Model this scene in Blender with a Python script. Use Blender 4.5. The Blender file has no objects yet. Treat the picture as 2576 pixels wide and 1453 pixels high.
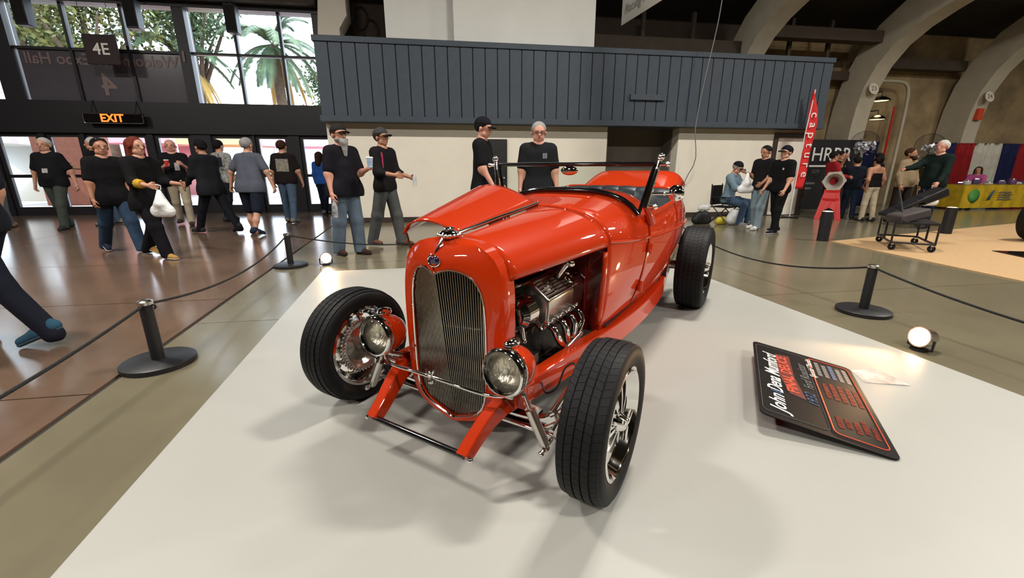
import bpy, bmesh, math, random
import numpy as np
from mathutils import Vector, Matrix, Euler
random.seed(7); rng = np.random.default_rng(7)
S = bpy.context.scene; COL = S.collection; PI = math.pi
R = math.radians

# ------------------------------------------------------------ camera, sky, sun, lights, exposure
cam_d = bpy.data.cameras.new('camera'); cam = bpy.data.objects.new('camera', cam_d); COL.objects.link(cam)
cam_d.sensor_width = 36.0; cam_d.lens = 36.0*1069.44/2576; cam_d.clip_start = .05; cam_d.clip_end = 400
cam.location = (0, 0, 1.2076); cam.rotation_euler = (R(90-15.787), 0, 0); S.camera = cam
S.view_settings.view_transform = 'Standard'; S.view_settings.look = 'None'
S.view_settings.gamma = 1; S.view_settings.use_curve_mapping = False
S.view_settings.exposure = 0.0
w = bpy.data.worlds.new('sky'); S.world = w; w.use_nodes = True
bg = w.node_tree.nodes['Background']; bg.inputs[0].default_value = (.78, .88, 1.0, 1); bg.inputs[1].default_value = 7.0
S.cycles.max_bounces = 6; S.cycles.diffuse_bounces = 3; S.cycles.glossy_bounces = 3; S.cycles.transmission_bounces = 4; S.cycles.transparent_max_bounces = 8
S.cycles.sample_clamp_indirect = 6; S.cycles.caustics_reflective = False; S.cycles.caustics_refractive = False
LAMP_W = 480; LAMP_COL = (1.0, .95, .87)
sd = bpy.data.lights.new('sun', 'SUN'); sd.energy = 9.0; sd.color = (1, .9, .72); sd.angle = R(.6)
sun = bpy.data.objects.new('sun', sd); COL.objects.link(sun); sun.rotation_euler = Vector((math.cos(R(9))*.68-math.sin(R(9))*.1, math.sin(R(9))*.68+math.cos(R(9))*.1, -.72)).to_track_quat('-Z', 'Y').to_euler()

PSI = R(9); U = Vector((math.cos(PSI), math.sin(PSI), 0)); N = Vector((-math.sin(PSI), math.cos(PSI), 0))
def Hp(u, v, z=0): return U*u + N*v + Vector((0, 0, z))     # hall frame: u along the far wall, v towards it

# ------------------------------------------------------------ materials
def mat(name, col, rough=.5, metal=0.0, coat=0.0, noise=0.0, nscale=8.0, bump=0.0, bscale=40.0, emit=None, estr=0, trans=0.0, ior=1.45, spec=.5, col2=None, alpha=1.0, sheen=0.0, stretch=None):
    m = bpy.data.materials.new(name); m.use_nodes = True; nt = m.node_tree; b = nt.nodes['Principled BSDF']
    c4 = tuple(col)+(1,)
    b.inputs['Base Color'].default_value = c4; b.inputs['Roughness'].default_value = rough; b.inputs['Metallic'].default_value = metal
    b.inputs['Coat Weight'].default_value = coat; b.inputs['Coat Roughness'].default_value = .02
    b.inputs['Transmission Weight'].default_value = trans; b.inputs['IOR'].default_value = ior; b.inputs['Specular IOR Level'].default_value = spec
    b.inputs['Alpha'].default_value = alpha; b.inputs['Sheen Weight'].default_value = sheen
    if emit: b.inputs['Emission Color'].default_value = tuple(emit)+(1,); b.inputs['Emission Strength'].default_value = estr
    if noise or bump:
        tc = nt.nodes.new('ShaderNodeTexCoord'); vec = tc.outputs['Object']
        if stretch:
            mp = nt.nodes.new('ShaderNodeMapping'); mp.inputs['Scale'].default_value = stretch
            nt.links.new(vec, mp.inputs['Vector']); vec = mp.outputs['Vector']
    if noise:
        nz = nt.nodes.new('ShaderNodeTexNoise'); nz.inputs['Scale'].default_value = nscale; nz.inputs['Detail'].default_value = 5; nz.inputs['Roughness'].default_value = .6
        nt.links.new(vec, nz.inputs['Vector'])
        rp = nt.nodes.new('ShaderNodeValToRGB'); rp.color_ramp.elements[0].position = .3; rp.color_ramp.elements[1].position = .7
        d = col2 if col2 else tuple(max(0, x*(1-noise)) for x in col)
        rp.color_ramp.elements[0].color = tuple(d)+(1,); rp.color_ramp.elements[1].color = c4
        nt.links.new(nz.outputs['Fac'], rp.inputs['Fac']); nt.links.new(rp.outputs['Color'], b.inputs['Base Color'])
    if bump:
        nb = nt.nodes.new('ShaderNodeTexNoise'); nb.inputs['Scale'].default_value = bscale; nb.inputs['Detail'].default_value = 4
        nt.links.new(vec, nb.inputs['Vector'])
        bn = nt.nodes.new('ShaderNodeBump'); bn.inputs['Strength'].default_value = bump; bn.inputs['Distance'].default_value = .02
        nt.links.new(nb.outputs['Fac'], bn.inputs['Height']); nt.links.new(bn.outputs['Normal'], b.inputs['Normal'])
    return m
_mc = {}
def cloth(col, bump=.35):                  # clothing by colour
    k = ('c',)+tuple(col)
    if k not in _mc: _mc[k] = mat('cloth', col, .85, noise=.25, nscale=6, bump=bump, bscale=14, spec=.15)
    return _mc[k]
M = {}
M['paint'] = mat('orange red car paint', (.46, .029, .003), .4, coat=1.0, spec=.05)
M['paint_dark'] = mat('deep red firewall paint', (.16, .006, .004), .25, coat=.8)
M['chrome'] = mat('chrome', (.86, .85, .83), .06, 1.0)
M['chrome_soft'] = mat('satin polished metal', (.66, .63, .58), .22, 1.0)
M['black_gloss'] = mat('gloss black enamel', (.006, .005, .006), .12, coat=1.0)
M['black'] = mat('matt black metal', (.012, .012, .014), .45, noise=.3, nscale=20)
M['rubber'] = mat('tyre rubber', (.0045, .0045, .005), .6, noise=.3, nscale=30, spec=.3)
M['dark_cast'] = mat('dark engine casting', (.02, .017, .016), .4, .3, noise=.4, nscale=25, bump=.2)
M['leather'] = mat('slate leather', (.018, .024, .033), .36, noise=.25, nscale=30, bump=.15, bscale=120)
M['glass'] = mat('clear glass', (.93, .98, .95), .0, trans=1.0, ior=1.02, spec=.3)
M['bar_metal'] = mat('grille stainless', (.5, .46, .4), .25, 1.0)
M['copper'] = mat('polished rod', (.75, .5, .35), .15, 1.0)
M['blue_enamel'] = mat('blue enamel', (.01, .012, .08), .15, coat=1)
M['white'] = mat('white plastic', (.78, .78, .76), .4)
M['ink_white'] = mat('white lettering', (.8, .8, .75), .6)
M['ink_red'] = mat('red lettering', (.55, .06, .02), .6)
M['ink_blue'] = mat('blue lettering', (.03, .07, .16), .6)
M['ink_grey'] = mat('grey lettering', (.12, .12, .12), .6)
M['lamp_warm'] = mat('lit warm lamp', (1, .9, .7), .4, emit=(1, .72, .42), estr=22)

# ------------------------------------------------------------ mesh builders
class MB:
    def __init__(s): s.v = []; s.f = []
    def add(s, vs, fs):
        o = len(s.v); s.v.extend([tuple(map(float, p)) for p in vs]); s.f.extend([tuple(i+o for i in q) for q in fs]); return s
    def box(s, c, d, rot=None):
        x, y, z = d[0]/2, d[1]/2, d[2]/2
        vs = [Vector((a*x, b*y, e*z)) for a in (-1, 1) for b in (-1, 1) for e in (-1, 1)]
        if rot is not None: vs = [rot @ p for p in vs]
        c = Vector(c)
        return s.add([p+c for p in vs], [(0, 1, 3, 2), (4, 6, 7, 5), (0, 4, 5, 1), (2, 3, 7, 6), (0, 2, 6, 4), (1, 5, 7, 3)])
    def bbox(s, a, b):                      # box from min to max corner
        a = Vector(a); b = Vector(b); return s.box((a+b)/2, b-a)
    def quad(s, *p): return s.add(p, [tuple(range(len(p)))])
    def grid(s, rows, closed_u=False, closed_v=False):
        n, m = len(rows), len(rows[0]); vs = [p for r in rows for p in r]; fs = []
        for i in range(n if closed_u else n-1):
            for j in range(m if closed_v else m-1):
                i2 = (i+1) % n; j2 = (j+1) % m
                fs.append((i*m+j, i*m+j2, i2*m+j2, i2*m+j))
        return s.add(vs, fs)
    def tube(s, path, r, n=8, cap=True, closed=False):
        P = [Vector(p) for p in path]; k = len(P); rr = r if hasattr(r, '__len__') else [r]*k
        rows = []; up = None
        for i in range(k):
            if closed: t = P[(i+1) % k]-P[i-1]
            else: t = P[min(i+1, k-1)]-P[max(i-1, 0)]
            t = t.normalized() if t.length > 1e-9 else Vector((0, 0, 1))
            if up is None:
                up = Vector((0, 0, 1)) if abs(t.z) < .9 else Vector((1, 0, 0))
            a = t.cross(up); a = a.normalized() if a.length > 1e-6 else t.orthogonal().normalized(); b = a.cross(t); up = b
            rows.append([P[i]+(a*math.cos(2*PI*j/n)+b*math.sin(2*PI*j/n))*rr[i] for j in range(n)])
        o = len(s.v); s.grid(rows, closed_u=closed, closed_v=True)
        if cap and not closed:
            s.f.append(tuple(o+j for j in range(n))); s.f.append(tuple(o+(k-1)*n+j for j in reversed(range(n))))
        return s
    def lathe(s, prof, n=32, axis='z', c=(0, 0, 0), closed=False):   # prof: (r, h)
        rows = []
        for r, hh in prof:
            row = []
            for j in range(n):
                a = 2*PI*j/n; p, q = r*math.cos(a), r*math.sin(a)
                v = (p, q, hh) if axis == 'z' else ((hh, p, q) if axis == 'x' else (p, hh, q))
                row.append((v[0]+c[0], v[1]+c[1], v[2]+c[2]))
            rows.append(row)
        return s.grid(rows, closed_u=closed, closed_v=True)
    def ball(s, c, r, n=12, k=8):
        rx, ry, rz = r if hasattr(r, '__len__') else (r, r, r); rows = []
        for i in range(k+1):
            a = PI*i/k
            rows.append([(c[0]+rx*math.sin(a)*math.cos(2*PI*j/n), c[1]+ry*math.sin(a)*math.sin(2*PI*j/n), c[2]+rz*math.cos(a)) for j in range(n)])
        return s.grid(rows, closed_v=True)
    def prism(s, poly, a, b):               # poly 3D points swept from offset a to offset b
        a = Vector(a); b = Vector(b); n = len(poly); P = [Vector(p) for p in poly]
        return s.add([p+a for p in P]+[p+b for p in P], [tuple(range(n))[::-1], tuple(range(n, 2*n))]+[(i, (i+1) % n, n+(i+1) % n, n+i) for i in range(n)])
    def xf(s, Mx): s.v = [tuple(Mx @ Vector(p)) for p in s.v]; return s
    def mesh(s, name, m=None, smooth=48, weld=False):
        me = bpy.data.meshes.new(name); me.from_pydata(s.v, [], s.f); me.validate()
        bm = bmesh.new(); bm.from_mesh(me)
        if weld: bmesh.ops.remove_doubles(bm, verts=bm.verts, dist=1e-5)
        bmesh.ops.recalc_face_normals(bm, faces=bm.faces); bm.to_mesh(me); bm.free()
        if smooth:
            me.polygons.foreach_set('use_smooth', [True]*len(me.polygons)); me.set_sharp_from_angle(angle=R(smooth))
        if m is not None: me.materials.append(m)
        return me
def link(name, me, parent=None, loc=None, rot=None):
    o = bpy.data.objects.new(name, me); COL.objects.link(o)
    if parent is not None: o.parent = parent
    if loc is not None: o.location = loc
    if rot is not None: o.rotation_euler = rot
    return o
def obj(name, mb, m, parent=None, smooth=48, weld=False, bevel=0, solid=0, sub=0, label=None, kind=None, offset=-1):
    o = link(name, mb.mesh(name, m, smooth, weld), parent)
    if solid: md = o.modifiers.new('t', 'SOLIDIFY'); md.thickness = solid; md.offset = offset
    if bevel: md = o.modifiers.new('b', 'BEVEL'); md.width = bevel; md.segments = 2; md.limit_method = 'ANGLE'; md.angle_limit = R(40)
    if sub: md = o.modifiers.new('s', 'SUBSURF'); md.levels = sub; md.render_levels = sub
    if label: o['label'] = label
    if kind: o['kind'] = kind
    return o
def tag(o, label, cat, group=None):
    o['label'] = label; o['category'] = cat
    if group: o['group'] = group
    return o
def thing(name, label, cat, loc=(0, 0, 0), rz=0, group=None):
    o = bpy.data.objects.new(name, None); COL.objects.link(o); o.location = loc; o.rotation_euler = (0, 0, rz); o.empty_display_size = .1
    return tag(o, label, cat, group)
def struct(name, mb, m, parent=None, label=None, **k):
    o = obj(name, mb, m, parent, **k)
    if parent is None: o['kind'] = 'structure'
    if label: o['label'] = label
    return o
def sroot(name, label):
    o = bpy.data.objects.new(name, None); COL.objects.link(o); o['kind'] = 'structure'; o['label'] = label; return o
def text(name, s, size, m, parent, loc, rot, extrude=.001, align='CENTER', shear=0, mirror=False, bold=0, sx=1, label=None):
    cu = bpy.data.curves.new(name, 'FONT'); cu.body = s; cu.size = size; cu.extrude = extrude; cu.align_x = align; cu.align_y = 'CENTER'; cu.shear = shear; cu.offset = bold; cu.resolution_u = 3
    t = bpy.data.objects.new('tmp', cu); me = bpy.data.meshes.new_from_object(t); bpy.data.objects.remove(t)
    me.materials.clear(); me.materials.append(m); me.name = name
    sc = Matrix.Diagonal((-sx if mirror else sx, 1, 1, 1)); me.transform(sc)
    if mirror: me.flip_normals()
    o = link(name, me, parent, loc, rot)
    if label: o['label'] = label
    return o
def copy_tree(o, parent=None):
    c = o.copy(); COL.objects.link(c); c.parent = parent
    for ch in o.children: copy_tree(ch, c)
    return c
def cr(xs, ys, x):                          # smooth interpolation through points
    xs = np.asarray(xs, float); ys = np.asarray(ys, float); x = np.clip(x, xs[0], xs[-1])
    i = int(np.clip(np.searchsorted(xs, x)-1, 0, len(xs)-2)); h = xs[i+1]-xs[i]; t = (x-xs[i])/h
    def sl(j):
        if j == 0: return (ys[1]-ys[0])/(xs[1]-xs[0])
        if j == len(xs)-1: return (ys[-1]-ys[-2])/(xs[-1]-xs[-2])
        return (ys[j+1]-ys[j-1])/(xs[j+1]-xs[j-1])
    a, b = sl(i)*h, sl(i+1)*h
    return float((2*t**3-3*t*t+1)*ys[i]+(t**3-2*t*t+t)*a+(-2*t**3+3*t*t)*ys[i+1]+(t**3-t*t)*b)
def resample(pts, n):                       # smooth resample of a polyline by arc length
    P = np.asarray(pts, float); d = np.r_[0, np.cumsum(np.linalg.norm(np.diff(P, axis=0), axis=1))]
    return [tuple(cr(d, P[:, k], t) for k in range(P.shape[1])) for t in np.linspace(0, d[-1], n)]
def arc(c, r, a0, a1, n, plane='xz'):
    out = []
    for i in range(n):
        a = R(a0+(a1-a0)*i/(n-1)); p, q = r*math.cos(a), r*math.sin(a)
        out.append((c[0]+p, c[1], c[2]+q) if plane == 'xz' else ((c[0]+p, c[1]+q, c[2]) if plane == 'xy' else (c[0], c[1]+p, c[2]+q)))
    return out
RZW = Euler((0, 0, PSI)).to_matrix().to_4x4()
# ------------------------------------------------------------ structure (hall frame meshes, turned by PSI)
def hs(name, mb, m, parent=None, label=None, **k):
    o = struct(name, mb, m, parent, label, **k)
    if parent is None: o.rotation_euler = (0, 0, PSI)
    return o
M['cream'] = mat('cream wall paint', (.74, .69, .59), .75, noise=.06, nscale=2.5, bump=.06, bscale=60)
M['brown_base'] = mat('dark brown baseboard', (.035, .022, .016), .5)
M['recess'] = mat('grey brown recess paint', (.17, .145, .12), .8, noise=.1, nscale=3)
M['fascia'] = mat('slate blue boards', (.044, .058, .078), .6, noise=.15, nscale=5, bump=.1, bscale=50)
M['fascia_gap'] = mat('dark groove', (.008, .011, .018), .8)
M['white_wall'] = mat('white plaster', (.74, .74, .7), .7, noise=.05, nscale=2, bump=.05)
M['concrete_arch'] = mat('painted concrete arch', (.48, .43, .33), .75, noise=.15, nscale=3, bump=.1)
M['roof'] = mat('dark timber roof', (.022, .017, .013), .85, noise=.3, nscale=4)
M['beam'] = mat('brown beam', (.06, .043, .03), .8, noise=.2, nscale=4)
M['far_wall'] = mat('tan plaster', (.4, .29, .15), .8, noise=.55, nscale=1.1, col2=(.16, .115, .065))
M['mullion'] = mat('black window metal', (.012, .011, .014), .45)
M['floor_brown'] = mat('brown polished concrete', (.155, .098, .066), .17, noise=.3, nscale=1.4, bump=.02, bscale=6, spec=.8)
M['floor_grey'] = mat('olive grey polished concrete', (.17, .147, .095), .2, noise=.22, nscale=1.2, bump=.02, bscale=7, spec=.75)
M['joint'] = mat('dark joint', (.02, .016, .012), .8)
M['mat_white'] = mat('off white floor vinyl', (.37, .365, .335), .42, noise=.05, nscale=1.5, bump=.015, bscale=30, spec=.35)
M['tan_carpet'] = mat('tan carpet', (.5, .32, .16), .95, noise=.12, nscale=20, bump=.3, bscale=300)
def pane_mat(name, tint, refl):
    m = bpy.data.materials.new(name); m.use_nodes = True; nt = m.node_tree; nt.nodes.remove(nt.nodes['Principled BSDF'])
    a = nt.nodes.new('ShaderNodeBsdfTransparent'); a.inputs[0].default_value = tuple(tint)+(1,)
    g = nt.nodes.new('ShaderNodeBsdfGlossy'); g.inputs['Roughness'].default_value = .01
    fr = nt.nodes.new('ShaderNodeFresnel'); fr.inputs[0].default_value = refl
    mx = nt.nodes.new('ShaderNodeMixShader'); nt.links.new(fr.outputs[0], mx.inputs[0]); nt.links.new(a.outputs[0], mx.inputs[1]); nt.links.new(g.outputs[0], mx.inputs[2])
    nt.links.new(mx.outputs[0], nt.nodes['Material Output'].inputs[0]); return m
M['pane'] = pane_mat('window glass', (.93, .96, .97), 1.35)
M['pane_ws'] = pane_mat('windshield glass', (.84, .9, .86), 1.3)
M['film'] = mat('dark window film', (.085, .078, .092), .25, noise=.1, nscale=2)
M['film_ink'] = mat('faded sign lettering', (.2, .14, .14), .5)
M['lens'] = pane_mat('lamp glass', (.95, .93, .87), 1.45)
M['balloon'] = pane_mat('balloon skin', (.86, .86, .88), 1.03)
M['foil'] = mat('silver foil', (.85, .85, .86), .35, .6)

fl = MB(); fl.bbox((-24, -16, -.12), (27, 13.6, -.012)); floor_o = hs('floor', fl, M['joint'])
def bnd(v): return -1.83-.062*v
v0 = -15.6; k = 0
rows = [-15.6, -12, -8.6, -5, -3.1, -1.25, .6, 2.46, 4.3, 6.15, 8.0, 9.85, 11.7, 13.4]
for a, b in zip(rows[:-1], rows[1:]):
    for ul, ur in ((-23.9, -12.5), (-12.5, -7.2), (-7.2, None)):
        e = .006; r0 = bnd(a) if ur is None else ur; r1 = bnd(b) if ur is None else ur
        s = MB(); s.prism([(ul+e, a+e, -.03), (r0-e, a+e, -.03), (r1-e, b-e, -.03), (ul+e, b-e, -.03)], (0, 0, 0), (0, 0, .03)); hs('floor_slab', s, M['floor_brown'], floor_o, smooth=0)
rows2 = [-15.6, -11, -7.4, -3.7, 0, 3.6, 7.2, 10.8, 13.4]
for a, b in zip(rows2[:-1], rows2[1:]):
    us = [None, 2.6, 7.0, 11.4, 15.8, 20.2, 26.9]
    for ul, ur in zip(us[:-1], us[1:]):
        e = .004; l0 = bnd(a)+.03 if ul is None else ul; l1 = bnd(b)+.03 if ul is None else ul
        s = MB(); s.prism([(l0+e, a+e, -.03), (ur-e, a+e, -.03), (ur-e, b-e, -.03), (l1+e, b-e, -.03)], (0, 0, 0), (0, 0, .03)); hs('floor_slab', s, M['floor_grey'], floor_o, smooth=0)

# far block with slate fascia
wb = MB(); wb.bbox((-2.43, 10.3, 0), (3.94, 13.3, 2.5)); wb.bbox((5.78, 10.3, 0), (8.4, 13.3, 2.5)); wb.bbox((8.4, 10.34, 2.06), (9.5, 13.3, 2.5)); wb.bbox((9.44, 10.3, 0), (9.5, 13.3, 2.06))
wall_back = hs('wall_back', wb, M['cream'], label='cream painted wall below the slate blue boarding', smooth=0)
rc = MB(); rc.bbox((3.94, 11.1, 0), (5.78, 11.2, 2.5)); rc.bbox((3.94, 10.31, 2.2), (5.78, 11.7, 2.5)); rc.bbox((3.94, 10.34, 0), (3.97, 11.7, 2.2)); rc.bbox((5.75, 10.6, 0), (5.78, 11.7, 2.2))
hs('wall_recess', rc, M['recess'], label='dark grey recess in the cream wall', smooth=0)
bb = MB(); bb.bbox((-2.45, 10.27, 0), (3.94, 10.3, .12)); bb.bbox((5.78, 10.27, 0), (8.42, 10.3, .12)); hs('baseboard_back', bb, M['brown_base'], smooth=0)
d1 = sroot('door_1', 'narrow black steel door in the cream wall'); d1.rotation_euler = (0, 0, PSI)
s = MB(); s.bbox((1.05, 10.24, .03), (1.48, 10.3, 1.83)); obj('leaf', s, mat('scuffed black steel', (.016, .015, .016), .5, noise=.5, nscale=9), d1, bevel=.006)
s = MB(); s.bbox((1.02, 10.26, .0), (1.05, 10.3, 1.86)); s.bbox((1.48, 10.26, 0), (1.51, 10.3, 1.86)); s.bbox((1.05, 10.26, 1.83), (1.48, 10.3, 1.86)); obj('frame', s, M['black'], d1)
s = MB(); s.ball((1.42, 10.21, 1.0), .03); obj('knob', s, M['chrome_soft'], d1)
d2 = sroot('door_2', 'cream door with dark brown frame beside the red feather flag'); d2.rotation_euler = (0, 0, PSI)
s = MB(); s.bbox((8.5, 10.32, .02), (9.4, 10.36, 1.98)); obj('leaf', s, M['cream'], d2)
s = MB(); s.bbox((8.4, 10.25, 0), (8.5, 10.36, 2.06)); s.bbox((9.38, 10.25, 0), (9.5, 10.36, 2.06)); s.bbox((8.5, 10.25, 1.98), (9.38, 10.36, 2.06)); obj('frame', s, M['brown_base'], d2)
s = MB(); s.ball((9.3, 10.27, 1.0), .035); obj('knob', s, M['chrome_soft'], d2)

FB, FT = 2.19, 3.75
tf = sroot('trim_1', 'slate blue fascia of vertical boards across the far wall'); tf.rotation_euler = (0, 0, PSI)
s = MB(); s.bbox((-2.43, 10.02, FB), (9.46, 10.6, FT)); obj('backing', s, M['fascia_gap'], tf)
nb = 45; wdt = 11.89/nb
bd = MB(); bd.bbox((0, 0, FB+.08), (wdt-.022, .022, FT-.09)); bme = bd.mesh('board', M['fascia'], 0)
for i in range(nb): link('board', bme, tf, (-2.43+i*wdt+.011, 10.0, 0))
for nm, z0, z1, p in (('top_rail', FT-.09, FT+.02, .03), ('bottom_rail', FB-.03, FB+.09, .03)):
    s = MB(); s.bbox((-2.46, 10.0-p, z0), (9.48, 10.6, z1)); obj(nm, s, M['fascia'], tf, bevel=.008)
s = MB(); s.bbox((4.31, 9.94, 2.72), (5.15, 10.0, 2.84)); obj('ledge', s, M['fascia'], tf, bevel=.005)
s = MB(); s.bbox((.39, 10.75, FT+.02), (3.66, 13.0, 6.4)); s.bbox((-1.12, 11.1, FT+.02), (.39, 13.0, 6.4)); hs('wall_plant_room', s, M['white_wall'], label='white plaster box rising above the slate fascia', smooth=0)
s = MB(); s.bbox((-2.45, 12.9, FT), (9.5, 13.3, 3.9)); hs('wall_block_top', s, M['beam'], smooth=0)

# glazed entrance wall at v = 13.4
GV = 13.4
g = MB()
def gb(u0, u1, z0, z1, d=.14, mb=g): mb.bbox((u0, GV-d/2, z0), (u1, GV+d/2, z1))
gb(-23.8, -2.4, 2.1, 2.87, .3); gb(-23.8, -19, 2.87, 5.08, .3); gb(-23.8, -2.4, 5.08, 5.7, .35)
for u0, u1 in ((-10.62, -10.2), (-6.5, -6.24), (-3.2, -2.4), (-14.8, -14.4), (-19, -18.6)): gb(u0, u1, 2.87, 5.08, .3)
hs('wall_glazed', g, M['mullion'], label='black framed glass entrance wall', smooth=0)
bays = [(-14.4, -10.62, [-13.1, -11.9]), (-10.2, -6.5, [-8.99, -7.7]), (-6.24, -3.2, [-5.15, -4.05]), (-18.6, -14.8, [-17.3, -16.0])]
wn = 0
for u0, u1, ms in bays:
    wn += 1; e = [u0]+ms+[u1]
    wr = sroot('window_%d' % wn, 'tall gridded window of the entrance wall'); wr.rotation_euler = (0, 0, PSI)
    for m_ in ms:
        s = MB(); gb(m_-.035, m_+.035, 2.87, 5.08, .12, s); obj('mullion', s, M['mullion'], wr)
    s = MB(); gb(u0, u1, 4.04, 4.1, .12, s); obj('transom', s, M['mullion'], wr)
    for a, b in zip(e[:-1], e[1:]):
        for z0, z1 in ((2.87, 4.04), (4.1, 5.08)):
            s = MB(); s.bbox((a+.03, GV-.004, z0), (b-.03, GV+.004, z1))
            dark = wn == 2 and z0 < 3
            obj('film_pane' if dark else 'pane', s, M['film'] if dark else M['pane'], wr, smooth=0)
w2 = bpy.data.objects['window_2']
text('lettering', 'Welcome to Expo Hall', .37, M['film_ink'], w2, (-8.35, GV-.012, 3.84), (PI/2, 0, 0), .003, mirror=True, bold=.006)
text('lettering', '4', .72, M['film_ink'], w2, (-8.35, GV-.012, 3.25), (PI/2, 0, 0), .003, mirror=True, bold=.012)
text('lettering', 'I', .34, M['film_ink'], bpy.data.objects['window_3'], (-6.4, GV-.17, 3.95), (PI/2, 0, 0), .003, bold=.01)
# entrance doors
DN = 2
push = mat('door push bar', (.05, .05, .05), .3, .8)
for u0, u1 in ((-13.6, -12.5), (-12.4, -11.4), (-11.2, -10.2), (-10.05, -9.25), (-9.15, -7.7), (-7.55, -6.65), (-6.15, -5.1), (-5.05, -4.2), (-3.9, -3.05)):
    DN += 1
    d = sroot('door_%d' % DN, 'black framed glass entrance door'); d.rotation_euler = (0, 0, PSI)
    s = MB()
    for a, b, c, e in ((u0, u0+.09, .0, 2.1), (u1-.09, u1, 0, 2.1), (u0+.09, u1-.09, 2.0, 2.1), (u0+.09, u1-.09, 0, .22)): s.bbox((a, GV-.04, c), (b, GV+.04, e))
    obj('frame', s, M['mullion'], d)
    s = MB(); s.bbox((u0+.09, GV-.004, .22), (u1-.09, GV+.004, 2.0)); obj('pane', s, M['pane'], d, smooth=0)
    s = MB(); s.bbox((u0+.09, GV-.1, .98), (u1-.09, GV-.05, 1.06)); s.bbox((u0+.1, GV-.06, 1.0), (u0+.14, GV-.03, 1.04)); s.bbox((u1-.14, GV-.06, 1.0), (u1-.1, GV-.03, 1.04)); obj('push_bar', s, push, d)
s = MB()
ed = [-23.8, -13.6, -12.5, -12.4, -11.4, -11.2, -10.2, -10.05, -9.25, -9.15, -7.7, -7.55, -6.65, -6.15, -5.1, -5.05, -4.2, -3.9, -3.05, -2.4]
for a, b in zip(ed[0::2], ed[1::2]): s.bbox((a, GV-.1, 0), (b, GV+.1, 2.1))
hs('wall_door_posts', s, M['mullion'], label='black posts between the glass entrance doors', smooth=0)

# side wall right of the block, upper dark wall, roof, end walls
s = MB(); s.bbox((9.5, 13.4, 0), (26.9, 13.6, 6)); hs('wall_right_far', s, M['far_wall'], label='dim tan plaster wall behind the arches', smooth=0)
s = MB(); s.bbox((-2.4, 13.4, 2.4), (9.5, 13.6, 6)); hs('wall_upper', s, M['beam'], label='dim brown wall above the block', smooth=0)
prof = [(13.6, 5.6), (12, 6.0), (9, 6.9), (5, 7.9), (1, 8.4), (-3, 8.4), (-7, 7.9), (-11, 6.9), (-15, 5.4), (-15.8, 4.5), (-15.8, -.1)]
s = MB(); s.grid([[(-24, v, z), (27, v, z)] for v, z in prof]); hs('ceiling', s, M['roof'], solid=.2, smooth=0, label='dark vaulted hall roof')
hallw = mat('dim hall wall', (.2, .17, .13), .85, noise=.4, nscale=.6)
s = MB(); s.bbox((-24.2, -16.2, -.12), (-23.95, 13.6, 9)); hs('wall_left', s, hallw, smooth=0)
s = MB(); s.bbox((26.95, -16.2, -.12), (27.2, 13.6, 9)); hs('wall_right', s, hallw, smooth=0)
# arch ribs
rp_ = [(12.5, 0), (12.5, 1.2), (12.5, 2.1), (12.4, 3.2), (12.15, 3.97), (11.6, 4.65), (11, 5.0), (10.3, 5.26), (9.2, 5.6), (7, 6.2), (4, 6.85), (0, 7.3), (-4, 7.3), (-9, 6.4)]
rp_ = resample(rp_, 44)
def rib(u, name='arch_rib', wd=.55, label=None):
    inner = []; outer = []
    for i, (v, z) in enumerate(rp_):
        a = rp_[max(i-1, 0)]; b = rp_[min(i+1, len(rp_)-1)]; t = Vector((b[0]-a[0], b[1]-a[1], 0)).normalized()
        n = Vector((t.y, -t.x, 0)); d = .85 if z < 5.4 else .6
        inner.append((v, z)); outer.append((v+n.x*d, max(0, z+n.y*d)))
    s = MB()
    rows = [[(u-wd/2, i[0], i[1]), (u+wd/2, i[0], i[1]), (u+wd/2, o[0], o[1]), (u-wd/2, o[0], o[1])] for i, o in zip(inner, outer)]
    s.grid(rows, closed_v=True); o = hs(name, s, M['concrete_arch'], label=label, smooth=30); return o
ribs = [rib(u, label=l) for u, l in ((8.75, 'pale concrete arch rib rising behind the slate fascia'), (13.1, 'pale concrete arch rib numbered 23'), (17.45, 'pale concrete arch rib numbered 24'), (21.8, 'pale concrete arch rib at the far right'), (26.1, 'pale concrete arch rib beyond the right edge'))]
s = MB(); s.prism([(-3.05, 12.6, 3.4), (-2.4, 12.6, 3.4), (-2.4, 12.6, 4.6), (-2.2, 12.6, 4.9), (-2.2, 12.6, 6.4), (-2.85, 12.6, 6.4), (-2.85, 12.6, 5.2)], (0, 0, 0), (0, .6, 0)); hs('arch_pier', s, M['cream'], label='cream concrete pier left of the white box', smooth=0)
for i, (u, nn) in enumerate(((13.1, '23'), (17.45, '24'))):
    p = mat('plaque', (.6, .55, .45), .7)
    s = MB(); s.lathe([(0, 0), (.17, 0), (.17, .015), (0, .015)], 24, 'y', (0, 0, 0)); pl = obj('number_plaque', s, p, ribs[1+i]); pl.location = (u-.02, 12.2, 3.55-.12*i); pl.rotation_euler = (R(-17), 0, 0)
    t = text('numeral', nn, .2, M['ink_grey'], pl, (0, -.004, 0), (PI/2, 0, 0), .002)
s = MB(); s.bbox((17.35, 12.34, 2.75), (17.57, 12.5, 3.1)); o = obj('red_notice', s, M['ink_red'], ribs[2])
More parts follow.
